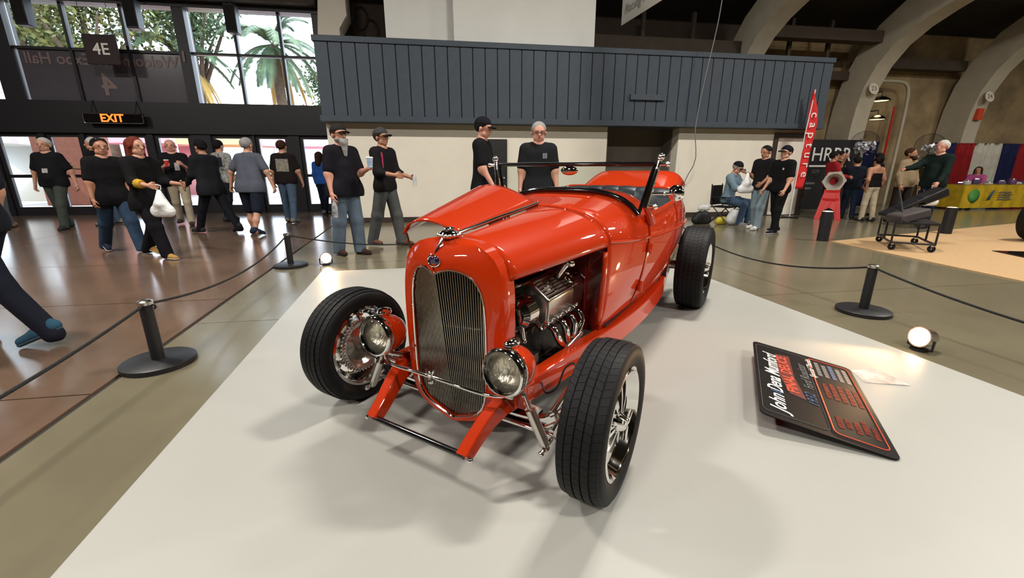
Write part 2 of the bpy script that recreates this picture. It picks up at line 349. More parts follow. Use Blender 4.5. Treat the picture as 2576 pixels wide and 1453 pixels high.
# beams between ribs
for u0, u1, v, z, hh, l in ((9.0, 12.9, 12.0, 4.75, .3, 'long brown beam tying the arches'), (9.0, 12.9, 12.9, 3.9, .25, 'lower brown beam between the arches'), (4.0, 8.5, 12.2, 4.3, .35, 'brown beam behind the hanging banner'), (13.4, 17.2, 12.9, 4.3, .3, 'brown beam between the numbered arches'), (-24, -3, 12.9, 5.2, .5, 'brown beam above the entrance windows')):
    s = MB(); s.bbox((u0, v, z), (u1, v+.35, z+hh)); o = hs('trim_beam', s, M['beam'], label=l, smooth=0)
for u in (5.6, 7.1, 10.2, 11.5):
    s = MB(); s.bbox((u, 12.5, 3.8), (u+.1, 12.6, 5.4)); hs('trim_post', s, M['beam'], smooth=0, label='thin brown post in the dark roof space')
# purlins under the roof
for v, z in ((11.4, 6.0), (9.4, 6.6), (7.2, 7.2), (5, 7.7), (2.6, 8.0)):
    s = MB(); s.bbox((-23.9, v-.1, z-.25), (26.9, v+.1, z+.1)); hs('trim_purlin', s, M['roof'], smooth=0)

# high-bay linear lamps hung from the roof
lm_emit = mat('lit lamp diffuser', (1, 1, 1), .4, emit=LAMP_COL, estr=9)
proto = None
for i, u in enumerate((-12, -4.5, 3, 10.5, 18)):
    for j, v in enumerate((-3.5, 4.2)):
        zl = {-3.5: 7.0, 4.2: 6.9}[v]
        p = Hp(u, v, zl)
        if proto is None:
            proto = thing('high_bay_lamp', 'white linear lamp hung under the dark roof', 'lamp', p, PSI, 'linear lamps under the roof')
            s = MB(); s.bbox((-.65, -.17, .0), (.65, .17, .07)); obj('housing', s, M['white'], proto, bevel=.01)
            s = MB(); s.bbox((-.6, -.14, -.012), (.6, .14, -.002)); obj('diffuser', s, lm_emit, proto, smooth=0)
            
            for hx in (-.5, .5): s = MB(); s.tube([(hx, 0, .07), (hx, 0, .6)], .006, 5); obj('hanger', s, M['black'], proto)
            ld = bpy.data.lights.new('lamp_light', 'AREA'); ld.shape = 'RECTANGLE'; ld.size = 1.2; ld.size_y = .28; ld.energy = LAMP_W; ld.color = LAMP_COL
            link('lamp_light', ld, proto, (0, 0, -.02))
        else:
            o = copy_tree(proto); o.location = p
# ------------------------------------------------------------ the hot rod (local: x to its left side, y rearwards, z up; origin under front axle)
MZ = .006
car = thing('hot_rod', 'orange red open hot rod roadster with chrome grille on white mat', 'car', (-.24, 1.768, MZ), R(-31.5))
PT = M['paint']; CH = M['chrome']
YS = [.73, .9, 1.2, 1.5, 1.8, 2.1, 2.4, 2.7, 2.95, 3.1]
BW = dict(wb=[.39, .40, .405, .41, .405, .395, .37, .33, .28, .2], zb=[.34, .34, .335, .33, .33, .335, .37, .44, .52, .6],
          wm=[.405, .45, .48, .497, .5, .485, .45, .41, .35, .24], wl=[.415, .465, .505, .528, .538, .53, .5, .445, .37, .27],
          zl=[.838, .826, .812, .803, .798, .793, .783, .765, .74, .71], zt=[1.008, 1.03, 1.072, 1.085, 1.08, 1.055, 1.0, .92, .82, .73])
def bw(k, y): return cr(YS, BW[k], y)
EXY = [0, .4, .73, 1.1, 1.35, 1.8, 2.2, 3.1]; EXV = [.95, .88, .78, .6, .42, .24, .16, .3]
def exy(y): return cr(EXY, EXV, y)
def crown(w, zl, zt, ph, ex=.8): return w*max(0, math.cos(ph))**ex, zl+(zt-zl)*math.sin(ph)**1.08
def phrim(y):
    b = R(32.7); zr = float(np.interp(y, [1.2, 1.5, 1.8, 2.06, 2.4], [.935, .952, .978, 1.002, .965])); zl, zt = bw('zl', y), bw('zt', y)
    a = math.asin(min(.97, max(.1, (zr-zl)/(zt-zl)))**(1/1.08)); t = min(1, max(0, (y-1.0)/.25))*min(1, max(0, (2.7-y)/.3)); return b*(1-t)+a*t
NS, NC, RIM = 10, 22, 8
def bsec(y, off=0):
    wb_, zb_, wm, wl, zl, zt = (bw(k, y) for k in ('wb', 'zb', 'wm', 'wl', 'zl', 'zt'))
    P = []
    for i in range(NS):
        t = i/NS; P.append(((1-t)**2*wb_+2*t*(1-t)*(wm+.02)+t*t*wl, zb_+(zl-zb_)*t))
    pr = phrim(y); ex = exy(y)
    for j in range(NC+1): P.append(crown(wl, zl, zt, pr*j/RIM if j <= RIM else pr+(PI/2-pr)*(j-RIM)/(NC-RIM), ex))
    return [(x+off*(1 if i < NS+6 else .3), z+(off if i > NS+4 else 0)) for i, (x, z) in enumerate(P)]
ys = list(np.linspace(.73, 3.1, 62)); secs = [bsec(y) for y in ys]
def rimrow(y): return RIM
CK0, CK1 = 1.26, 2.06
s = MB()
for sg in (1, -1):
    rows = [[(sg*x, y, z) for x, z in sc] for y, sc in zip(ys, secs)]
    o = len(s.v); m_ = len(rows[0]); s.v.extend([p for r in rows for p in r])
    for i in range(len(ys)-1):
        ym = (ys[i]+ys[i+1])/2
        for j in range(m_-1):
            cj = j-NS
            if CK0 < ym < CK1 and cj >= RIM: continue
            if 2.22 < ym < 2.86 and cj >= 10: continue
            s.f.append((o+i*m_+j, o+i*m_+j+1, o+(i+1)*m_+j+1, o+(i+1)*m_+j))
body = obj('body', s, PT, car, smooth=50, weld=True, solid=.008)
# tail cap
tl = secs[-1]; s = MB(); s.quad(*([(x, 3.1, z) for x, z in tl]+[(-x, 3.1, z) for x, z in reversed(tl[:-1])])); obj('tail_panel', s, PT, body)
# belt moulding, door panels with hinges, rocker seam
for sg in (1, -1):
    pth = [(sg*(bw('wl', y)+.003), y, bw('zl', y)) for y in np.linspace(.74, 3.05, 40)]
    s = MB(); s.tube(pth, .009, 6); obj('belt_moulding', s, PT, body)
    dy = np.linspace(1.2, 1.83, 18)
    rows = [[(sg*x, y, z) for x, z in bsec(y, .004)[1:NS+RIM+1]] for y in dy]
    s = MB(); s.grid(rows); door = obj('door', s, PT, car, smooth=50, solid=.01)
    e = [(sg*x, 1.2, z) for x, z in bsec(1.2, .003)[1:NS+RIM+1]]; e2 = [(sg*x, 1.83, z) for x, z in bsec(1.83, .003)[1:NS+RIM+1]]
    bt = [(sg*bsec(y, .003)[1][0], y, bsec(y, .003)[1][1]) for y in dy]
    s = MB(); s.tube(e, .0028, 5); s.tube(e2, .0028, 5); s.tube(bt, .0028, 5); obj('door_gap', s, M['paint_dark'], door)
    for z, dx in ((.745, 0), (.5, 0)):
        sc = bsec(1.2); xx = np.interp(z, [p[1] for p in sc[:NS]], [p[0] for p in sc[:NS]])
        s = MB(); s.box((sg*(xx+.012), 1.2, z), (.022, .03, .055)); s.tube([(sg*(xx+.022), 1.2, z-.034), (sg*(xx+.022), 1.2, z+.034)], .011, 8); obj('hinge', s, PT, door, bevel=.004)
# cockpit rim and padded edge
rim = [(bsec(y)[NS+RIM][0], y, bsec(y)[NS+RIM][1]) for y in np.linspace(CK0, CK1, 16)]
bk = [(x, CK1+.005, z) for x, z in bsec(CK1)[NS+RIM:]]; bk += [(-x, y, z) for x, y, z in reversed(bk[:-1])]
full = rim+bk+[(-x, y, z) for x, y, z in reversed(rim)]
s = MB(); s.tube(full, .016, 8); obj('cockpit_rim', s, PT, body)
# inside: door cards, dash, floor, seat
s = MB()
for sg in (1, -1): s.grid([[(sg*(x-.02), y, z) for x, z in bsec(y)[0:NS+RIM+1]] for y in np.linspace(.78, 2.1, 14)])
s.quad((-.42, .78, .36), (.42, .78, .36), (.42, 2.1, .36), (-.42, 2.1, .36)); s.quad((-.45, 2.1, .36), (.45, 2.1, .36), (.45, 2.1, .97), (-.45, 2.1, .97))
obj('interior_trim', s, M['leather'], car, smooth=50)
s = MB(); rows = []
for y in (1.16, 1.24, 1.3):
    rows.append([(x, y, {1.16: 1.0, 1.24: .985, 1.3: .93}[y]-.35*x*x) for x in np.linspace(-.43, .43, 15)])
rows.append([(x, 1.27, .78) for x in np.linspace(-.43, .43, 15)]); s.grid(rows); obj('dashboard', s, PT, car)
s = MB(); s.tube([(.22+.165*math.cos(a), 1.42+.165*math.sin(a)*.5, .905+.165*math.sin(a)*.8) for a in np.linspace(0, 2*PI, 33)[:-1]], .012, 8, closed=True)
sw = obj('steering_wheel', s, M['black_gloss'], car)
s = MB()
for a in (90, 210, 330): s.tube([(.22, 1.42, .905), (.22+.165*math.cos(R(a)), 1.42+.0825*math.sin(R(a)), .905+.132*math.sin(R(a)))], .008, 6)
s.tube([(.22, 1.42, .905), (.22, 1.2, .8)], .018, 8); s.ball((.22, 1.415, .91), .035); obj('spokes', s, M['chrome_soft'], sw)
seat = None
s = MB(); s.bbox((-.43, 1.5, .42), (.43, 1.95, .6)); seat = obj('bench_seat', s, M['leather'], car, bevel=.04)
pw = .94/7
for i in range(7):
    x0 = -.47+i*pw; rows = []
    for k, t in enumerate(np.linspace(0, 1, 12)):
        y = 1.86+.12*t; z = .5+.57*t; th = .075
        a = PI*min(1, max(0, (t-.78)/.22)); 
        rows.append((y, z, th))
    pro = [(1.84, .52), (1.835, .7), (1.86, .9), (1.885, 1.01), (1.915, 1.058), (1.955, 1.072), (1.995, 1.055), (2.02, 1.0), (2.03, .9)]
    pro = resample(pro, 16); g_ = []
    for x in np.linspace(0, 1, 7):
        q = .006*(1-(2*x-1)**2)**.5; row = []
        for k, (y, z) in enumerate(pro):
            yy, zz = pro[max(k-1, 0)], pro[min(k+1, len(pro)-1)]
            t = Vector((zz[0]-yy[0], zz[1]-yy[1])).normalized(); row.append((x0+x*pw, y-t.y*q, z+t.x*q-.1*(x0+x*pw)**2))
        g_.append(row)
    s = MB(); s.grid(g_); obj('seat_pleat', s, M['leather'], seat, smooth=60)
# trunk lid raised over the tail
lid = []
for t in np.linspace(0, 1, 14):
    y = 2.16+.62*t; z = 1.005+.21*math.sin(t*1.35)-.05*max(0, t-.8)/.2
    hw = .45-.04*t; lid.append([(x*hw, y-.03*x*x, z-.1*abs(x)**8) for x in np.linspace(-1, 1, 41)])
s = MB(); s.grid(lid); td = obj('trunk_lid', s, PT, car, smooth=60, solid=.025)
s = MB(); s.bbox((-.34, 2.24, .55), (.34, 2.84, .86)); obj('trunk_liner', s, M['leather'], car)
for sg in (1, -1):
    s = MB(); s.tube([(sg*.33, 2.3, .9), (sg*.33, 2.55, 1.1)], .008, 6); obj('lid_strut', s, CH, td)
# firewall and cowl details
s = MB(); sc = bsec(.74); s.quad(*([(x-.01, .74, z) for x, z in sc[:-1]]+[(0, .74, sc[-1][1]-.01)]+[(-x+.01, .74, z) for x, z in reversed(sc[:-1])])); s.v = [(x, y, z-.008) for x, y, z in s.v]; obj('firewall', s, M['paint_dark'], car)
for sg in (1, -1):
    s = MB(); s.grid([[(sg*(x+.004), y, z) for x, z in bsec(.73)[1:NS]] for y in (.7, .735)]); obj('cowl_flange', s, PT, body, solid=.02)
    for x in (.1, .2, .3):
        s = MB(); s.tube([(sg*x, .73, .45), (sg*x, .73, .8)], .004, 5); obj('firewall_rib', s, M['paint_dark'], car)
vt = [[], [], []]
for x in np.linspace(-.2, .2, 17):
    for k, y in enumerate((.98, 1.03, 1.08)):
        zt = bw('zt', y); wl = bw('wl', y); zl = bw('zl', y); ph = math.acos(min(1, (abs(x)/wl)**(1/exy(y)))); vt[k].append((x, y, crown(wl, zl, zt, ph)[1]+.0015))
s = MB(); s.grid(vt); obj('cowl_vent', s, PT, body, smooth=60, solid=.003)
# hood halves
def hood(sg):
    rows = []
    for y in np.linspace(.02, .725, 20):
        t = (y-.02)/.705; wl = .262+.154*t**.95; zl = .787+.047*t; zt = .93+.078*t
        row = [(sg*(wl), y, zl-.02)]+[(sg*a, y, b) for a, b in (crown(wl, zl, zt, PI/2*j/20, exy(y)) for j in range(21))]
        rows.append(row)
    s = MB(); s.grid(rows); return s
hl = obj('hood_panel', hood(1), PT, car, smooth=55, solid=.008)
hr = hood(-1); ax = Vector((0, .705, .078)).normalized(); pv = Vector((0, .02, .93))
Rm = Matrix.Translation(pv+Vector((0, 0, .012))) @ Matrix.Rotation(R(27), 4, ax) @ Matrix.Translation(-pv); hr.xf(Rm)
obj('hood_panel', hr, PT, car, smooth=55, solid=.008, label='raised hood half')
s = MB(); s.tube([(0, -.0, .938), (0, .3, .973), (0, .725, 1.018)], .0085, 8); s.ball((0, .725, 1.018), .011); hg = obj('hood_hinge', s, CH, car)
s = MB(); s.tube([(-.335, .05, .935), (-.27, .03, .80)], .0065, 6); obj('prop_rod', s, M['copper'], car)
# grille shell
NH = 30
op = resample([(0, .108), (.06, .13), (.115, .155), (.163, .192), (.19, .27), (.198, .45), (.196, .62), (.184, .72), (.152, .782), (.105, .81), (.05, .816), (0, .795)], NH)
ou = resample([(0, .076), (.075, .098), (.145, .122), (.212, .168), (.25, .275), (.262, .45), (.266, .65), (.26, .765), (.235, .845), (.165, .902), (.075, .925), (0, .931)], NH)
def yop(x, z): return -.066-(1-min(1, abs(x)/.196))*(-.01+.085*min(1, max(0, (z-.13)/.65)))
def loop(pts, yf):
    h_ = [(x, yf(x, z, i/(NH-1)), z) for i, (x, z) in enumerate(pts)]
    return h_+[(-x, y, z) for x, y, z in reversed(h_[1:-1])]
md = [((a[0]*.42+b[0]*.58), a[1]*.42+b[1]*.58) for a, b in zip(op, ou)]
md2 = [((a[0]*.12+b[0]*.88), a[1]*.12+b[1]*.88) for a, b in zip(op, ou)]
def ramp(f): return max(0, (f-.62)/.38)
L = [loop(op, lambda x, z, f: yop(x, z)+.045), loop(op, lambda x, z, f: yop(x, z)), loop(md, lambda x, z, f: yop(x*.8, z)-.004+.008*ramp(f)),
     loop(md2, lambda x, z, f: yop(x*.8, z)*(1-.25*ramp(f))+.016+.022*ramp(f)), loop(ou, lambda x, z, f: -.03-.02*ramp(f)), loop(ou, lambda x, z, f: .01), loop(ou, lambda x, z, f: .05)]
s = MB(); s.grid(L, closed_v=True); shell = obj('grille_shell', s, PT, car, smooth=60)
s = MB(); s.tube(loop(op, lambda x, z, f: yop(x, z)-.003), .0045, 6, closed=True); obj('grille_trim', s, CH, shell)
s = MB(); s.bbox((-.19, -.02, .14), (.19, .03, .8)); obj('radiator', s, M['black'], car)
zb_ = lambda x: float(np.interp(abs(x), [p[0] for p in op[:NH//2]], [p[1] for p in op[:NH//2]]))
tp = [p for p in op[NH//2:]][::-1]; zt_ = lambda x: float(np.interp(abs(x), [p[0] for p in tp], [p[1] for p in tp]))
grille = bpy.data.objects.new('grille', None); COL.objects.link(grille); grille.parent = car
for i in range(41):
    x = (i-20)*.0096
    if abs(x) > .193: continue
    a, b = zb_(x)+.004, zt_(x)-.004; ya, yb = yop(x, a)+.012, yop(x, b)+.012
    s = MB(); w_ = .0019
    s.add([(x-w_, ya+.012, a), (x-w_*.8, ya-.003, a), (x+w_*.8, ya-.003, a), (x+w_, ya+.012, a), (x-w_, yb+.012, b), (x-w_*.8, yb-.003, b), (x+w_*.8, yb-.003, b), (x+w_, yb+.012, b)],
          [(0, 1, 5, 4), (1, 2, 6, 5), (2, 3, 7, 6), (3, 0, 4, 7), (3, 2, 1, 0), (4, 5, 6, 7)])
    obj('grille_bar', s, M['bar_metal'], grille, smooth=0)
for z in (.33, .56):
    s = MB(); s.tube([(x, yop(x, z)+.027, z) for x in np.linspace(-.188, .188, 9)], .004, 5); obj('cross_bar', s, M['chrome_soft'], grille)
# cap, ornament and badge on the shell
s = MB(); s.lathe([(0, .018), (.024, .016), (.036, .01), (.044, 0), (.042, -.01), (.03, -.02), (0, -.02)], 24, 'z', (0, -.035, .945)); cap = obj('radiator_cap', s, CH, car)
s = MB()
for k in range(16): a = 2*PI*k/16; s.ball((.045*math.cos(a), -.035+.045*math.sin(a), .943), .007, 6, 5)
obj('cap_knurl', s, CH, cap)
s = MB(); s.ball((0, -.03, .966), (.018, .03, .009)); obj('cap_crest', s, CH, cap)
s = MB(); s.tube([(0, -.075, .93), (0, -.11, .895), (0, -.128, .872)], .005, 6); bs = obj('badge_stem', s, CH, shell)
s = MB(); s.ball((0, -.128, .85), (.03, .012, .021), 20, 10); obj('oval_badge', s, M['blue_enamel'], shell)
s = MB(); s.tube([(.031*math.cos(a), -.134-.003*abs(math.sin(a)), .85+.022*math.sin(a)) for a in np.linspace(0, 2*PI, 25)[:-1]], .0035, 6, closed=True); obj('badge_ring', s, CH, shell)
text('badge_script', 'V8', .022, CH, shell, (0, -.142, .85), (PI/2, 0, 0), .001, shear=.2)
s = MB(); s.tube([(0, -.14, .825), (.006, -.143, .81), (0, -.14, .795)], .003, 5); obj('badge_tail', s, CH, shell)

# frame rails, horns, spreader bar
RP = [(.248, -.3, .145, .055), (.254, -.24, .185, .064), (.268, -.17, .235, .075), (.288, -.09, .275, .088), (.31, 0, .288, .1), (.335, .2, .288, .115), (.37, .5, .285, .125), (.405, .8, .28, .13), (.43, 1.2, .275, .13), (.435, 1.6, .275, .13), (.42, 2.0, .29, .12), (.39, 2.3, .37, .1), (.37, 2.6, .46, .09), (.35, 2.9, .46, .08), (.34, 3.15, .43, .07)]
RP = resample(RP, 44)
for sg in (1, -1):
    rows = []
    for i, (x, y, z, hh) in enumerate(RP):
        a = RP[max(i-1, 0)]; b = RP[min(i+1, len(RP)-1)]; t = Vector((0, b[1]-a[1], b[2]-a[2])).normalized(); n = Vector((0, -t.z, t.y))
        wd = .064 if y > 0 else .052
        rows.append([(sg*(x-wd/2), y+n.y*hh/2, z+n.z*hh/2), (sg*(x+wd/2), y+n.y*hh/2, z+n.z*hh/2), (sg*(x+wd/2), y-n.y*hh/2, z-n.z*hh/2), (sg*(x-wd/2), y-n.y*hh/2, z-n.z*hh/2)])
    s = MB(); s.grid(rows, closed_v=True); s.quad(*rows[0]); fr = obj('frame_rail', s, PT, car, smooth=30, bevel=.006)
    s = MB(); s.lathe([(0, 0), (.012, 0), (.012, .012), (.006, .018), (0, .018)], 12, 'x', (0, 0, 0)); b_ = obj('horn_bolt', s, CH, fr); b_.location = (sg*.274, -.3, .145); b_.rotation_euler = (0, 0, 0 if sg > 0 else PI)
    # bracket behind the horn
    s = MB(); s.prism([(sg*.3, -.06, .34), (sg*.3, .06, .34), (sg*.3, .03, .24), (sg*.3, -.03, .24)], (0, 0, 0), (sg*.06, 0, 0)); obj('axle_perch', s, PT, fr, bevel=.004)
s = MB(); s.tube([(-.25, -.295, .148), (.25, -.295, .148)], .0135, 14); obj('spreader_bar', s, M['black_gloss'], car)
# front axle, spring, shocks, radius rods
ap = resample([(-.6, 0, .285), (-.54, 0, .28), (-.49, 0, .235), (-.43, 0, .195), (-.3, 0, .18), (0, 0, .175), (.3, 0, .18), (.43, 0, .195), (.49, 0, .235), (.54, 0, .28), (.6, 0, .285)], 41)
s = MB(); s.grid([[(x, y-.022, z-.026), (x, y+.022, z-.026), (x, y+.022, z-.016), (x, y+.008, z-.013), (x, y+.008, z+.013), (x, y+.022, z+.016), (x, y+.022, z+.026), (x, y-.022, z+.026), (x, y-.022, z+.016), (x, y-.008, z+.013), (x, y-.008, z-.013), (x, y-.022, z-.016)] for x, y, z in ap], closed_v=True); axle = obj('front_axle', s, CH, car, smooth=30)
for k in range(4):
    s = MB(); hw = .42-.07*k; s.grid([[(x, -.02, .235+.018*k-.16*x*x+.02), (x, .02, .235+.018*k-.16*x*x+.02), (x, .02, .249+.018*k-.16*x*x+.02), (x, -.02, .249+.018*k-.16*x*x+.02)] for x in np.linspace(-hw, hw, 17)], closed_v=True); obj('spring_leaf', s, M['chrome_soft'], axle, smooth=30)
s = MB(); s.tube([(-.52, -.03, .17), (.52, -.03, .17)], .0115, 8); obj('tie_rod', s, CH, car)
for sg in (1, -1):
    s = MB(); s.tube([(sg*.395, -.09, .35), (sg*.43, -.09, .275)], .008, 8); s.tube([(sg*.42, -.09, .295), (sg*.488, -.09, .16)], .021, 14); s.ball((sg*.492, -.09, .15), .017); sh = obj('shock_absorber', s, M['chrome_soft'], car)
    s = MB(); s.tube([(sg*.492, -.125, .147), (sg*.492, -.04, .16)], .009, 8); s.ball((sg*.492, -.128, .146), .012); obj('shock_bolt', s, CH, sh)
    s = MB(); s.tube([(sg*.39, -.09, .352), (sg*.3, -.05, .34)], .012, 8); obj('shock_mount', s, CH, sh)
    s = MB(); s.tube([(sg*.47, .0, .245), (sg*.45, .2, .25), (sg*.4, .9, .27)], .013, 8); s.tube([(sg*.47, 0, .16), (sg*.45, .2, .175), (sg*.4, .9, .26)], .013, 8); s.tube([(sg*.455, .15, .25), (sg*.455, .15, .175)], .009, 6); obj('radius_rod', s, CH, car)
    s = MB(); s.tube([(sg*.56, 0, .19), (sg*.56, 0, .37)], .016, 10); s.tube([(sg*.56, 0, .3), (sg*.6, 0, .3)], .022, 10); s.tube([(sg*.56, 0, .21), (sg*.53, -.06, .175), (sg*.5, -.03, .172)], .012, 8); obj('spindle', s, CH, axle)
    s = MB(); s.tube(resample([(sg*.36, .12, .3), (sg*.42, .05, .3), (sg*.46, .06, .33), (sg*.47, .12, .4), (sg*.5, .14, .42), (sg*.56, .08, .37)], 20), .0045, 6); obj('brake_hose', s, M['black'], car)
# headlights
M['reflector'] = mat('reflector', (.86, .82, .74), .3, .75, bump=.7, bscale=16, stretch=(2.5, 1, 1))
for sg in (1, -1):
    hx, hy, hz = sg*.345+.004, -.165, .47
    h_ = bpy.data.objects.new('headlight', None); COL.objects.link(h_); h_.parent = car; h_.location = (hx, hy, hz); h_.rotation_euler = (R(-4), 0, R(-2*sg)); h_.scale = (.94, .94, .94)
    s = MB(); s.lathe([(.086, .0), (.0955, .012), (.098, .035), (.095, .07), (.083, .11), (.06, .145), (.03, .167), (0, .173)], 36, 'y'); obj('bucket', s, PT, h_, smooth=60)
    s = MB(); s.lathe([(.083, -.008), (.09, -.022), (.098, -.02), (.103, -.006), (.103, .016), (.098, .022)], 36, 'y'); obj('bezel', s, CH, h_, smooth=60)
    s = MB(); s.lathe([(0, -.034), (.03, -.032), (.06, -.026), (.08, -.017), (.086, -.01)], 32, 'y'); obj('lens', s, M['lens'], h_, smooth=60)
    s = MB(); s.lathe([(.086, -.004), (.07, .022), (.045, .04), (.015, .05), (0, .05)], 32, 'y'); obj('reflector', s, M['reflector'], h_, smooth=60)
    s = MB(); s.ball((0, .012, 0), .014); obj('bulb', s, M['white'], h_)
    s = MB(); s.ball((0, .05, .108), (.026, .05, .024), 14, 8); s.tube([(0, .05, .1), (0, .05, .085)], .012, 8); obj('marker_lamp', s, CH, h_)
    s = MB(); s.tube([(0, .06, -.09), (0, .06, -.13), (-sg*.06, .07, -.14)], .014, 8); obj('stalk', s, CH, h_)
bar = resample([(-.345, -.11, .345), (-.29, -.15, .345), (-.2, -.17, .352), (-.1, -.178, .36), (0, -.18, .362), (.1, -.178, .36), (.2, -.17, .352), (.29, -.15, .345), (.345, -.11, .345)], 33)
s = MB(); s.tube(bar, .0085, 10); hb = obj('headlight_bar', s, CH, car)
s = MB(); s.tube([(-.022, -.192, .4), (0, -.195, .355), (.022, -.192, .4)], .006, 6); s.ball((0, -.195, .378), (.013, .006, .016)); s.ball((0, -.19, .345), (.016, .012, .01)); obj('bar_emblem', s, CH, hb)

# wheels
def wheel(rad, hw, rim_r, front, outer, ribs_n):
    root = bpy.data.objects.new('wheel', None); COL.objects.link(root); root.parent = car
    tr = rad-.006
    pr = [(rim_r-.008, -hw*.72), (rim_r+.006, -hw*.86), (rim_r+.03, -hw*.99), (rad*.83, -hw*1.04), (rad*.92, -hw*1.0), (tr-.008, -hw*.9), (tr-.002, -hw*.78), (tr, -hw*.3), (tr, hw*.3), (tr-.002, hw*.78), (tr-.008, hw*.9), (rad*.92, hw*1.0), (rad*.83, hw*1.04), (rim_r+.03, hw*.99), (rim_r+.006, hw*.86), (rim_r-.008, hw*.72)]
    s = MB(); s.lathe(pr, 64, 'x'); ty = obj('tyre', s, M['rubber'], root, smooth=40)
    nseg = 66; s = MB(); gap = .0055; tw = 2*hw*.93/ribs_n
    for r in range(ribs_n):
        x0 = -hw*.93+r*tw+gap/2; x1 = x0+tw-gap; sl = [.35, -.3, .15, .3, -.35][r % 5]
        dr = .004 if r in (0, ribs_n-1) else 0
        for k in range(nseg):
            a0 = 2*PI*(k+.025)/nseg; a1 = 2*PI*(k+.975)/nseg; sk = sl*2*PI/nseg
            vs = []
            for x, q in ((x0, 0), (x1, sk)):
                for a in (a0+q, (a0+a1)/2+q, a1+q):
                    for rr in (tr-.012, rad-dr-(.004 if (r == 0 and x == x0) or (r == ribs_n-1 and x == x1) else 0)):
                        vs.append((x, rr*math.cos(a), rr*math.sin(a)))
            s.add(vs, [(0, 2, 3, 1), (2, 4, 5, 3), (6, 7, 9, 8), (8, 9, 11, 10), (1, 3, 9, 7), (3, 5, 11, 9), (0, 1, 7, 6), (4, 10, 11, 5)])
    obj('tread', s, M['rubber'], ty, smooth=25, kind='stuff')
    o_ = outer
    s = MB(); s.lathe([(rim_r+.008, hw*.9), (rim_r-.004, hw*.93), (rim_r-.012, hw*.8), (rim_r-.018, hw*.5), (rim_r-.04, hw*.2), (rim_r-.044, -hw*.3), (rim_r-.02, -hw*.6), (rim_r-.01, -hw*.84), (rim_r+.006, -hw*.94), (rim_r+.012, -hw*.85)], 56, 'x'); rim_o = obj('rim', s, CH, root, smooth=40)
    for k in range(10):
        a = 2*PI*k/10; c_, s_ = math.cos(a), math.sin(a); t = Vector((0, -s_, c_)); rd = Vector((0, c_, s_)); X = Vector((1, 0, 0))*o_
        s = MB(); rows = []
        for q, wd, xx in ((.03, .012, hw*.62), (rim_r*.45, .016, hw*.55), (rim_r*.7, .019, hw*.42), (rim_r-.03, .024, hw*.3)):
            c = rd*q; rows.append([c+t*wd+X*(xx-.012), c+t*wd*.5+X*(xx+.008), c-t*wd*.5+X*(xx+.008), c-t*wd+X*(xx-.012)])
        s.grid(rows, closed_v=True); obj('spoke', s, CH, rim_o, smooth=40)
    s = MB(); s.lathe([(.05, hw*.3*o_), (.05, hw*.6*o_), (.036, hw*.72*o_), (.026, hw*.95*o_), (.016, hw*1.05*o_), (0, hw*1.08*o_)], 24, 'x'); hub = obj('hub', s, CH, rim_o)
    s = MB()
    for q in (0, 1, 2):
        a = R(25+120*q); s.box((hw*1.0*o_, .035*math.cos(a), .035*math.sin(a)), (.014, .055, .02), Matrix.Rotation(a, 3, 'X'))
    obj('spinner', s, CH, hub, bevel=.004)
    s = MB()
    for k in range(36):
        a = 2*PI*k/36; s.ball((-hw*.62*o_, (rim_r-.02)*math.cos(a), (rim_r-.022)*math.sin(a)), .0055, 6, 4)
    obj('hole_dots', s, M['black'], rim_o, kind='stuff')  # black beads painted in as the dark of the barrel holes
    # finned drum on the inner side
    s = MB(); dr_ = rim_r*.68
    s.lathe([(dr_*.12, -hw*.75*o_), (dr_*.3, -hw*.7*o_), (dr_*.36, -hw*.3*o_), (dr_*.66, -hw*.22*o_), (dr_*.78, -hw*.5*o_), (dr_*.95, -hw*.62*o_), (dr_, -hw*.5*o_), (dr_, hw*.2*o_), (0, hw*.2*o_)], 40, 'x'); dm = obj('brake_drum', s, M['chrome_soft'], root, smooth=30)
    s = MB()
    for k in range(44):
        a = 2*PI*k/44
        for xx, rr in ((-.62, .93), (-.5, 1.03)): s.ball((hw*xx*o_, dr_*rr*math.cos(a), dr_*rr*math.sin(a)), (.007, .0065, .0065), 6, 4)
    obj('drum_beads', s, CH, dm, kind='stuff')
    return root
for sg in (1, -1):
    w_ = wheel(.3, .08, .205, True, sg, 5); w_.location = (sg*.692, 0, .3); w_.rotation_euler = (0, 0, R(1.5))
    w_ = wheel(.361, .112, .215, False, sg, 6); w_.location = (sg*.585, 2.63, .361)
s = MB(); s.tube([(-.5, 2.63, .361), (.5, 2.63, .361)], .04, 12); s.ball((0, 2.63, .361), .13); obj('rear_axle', s, CH, car)

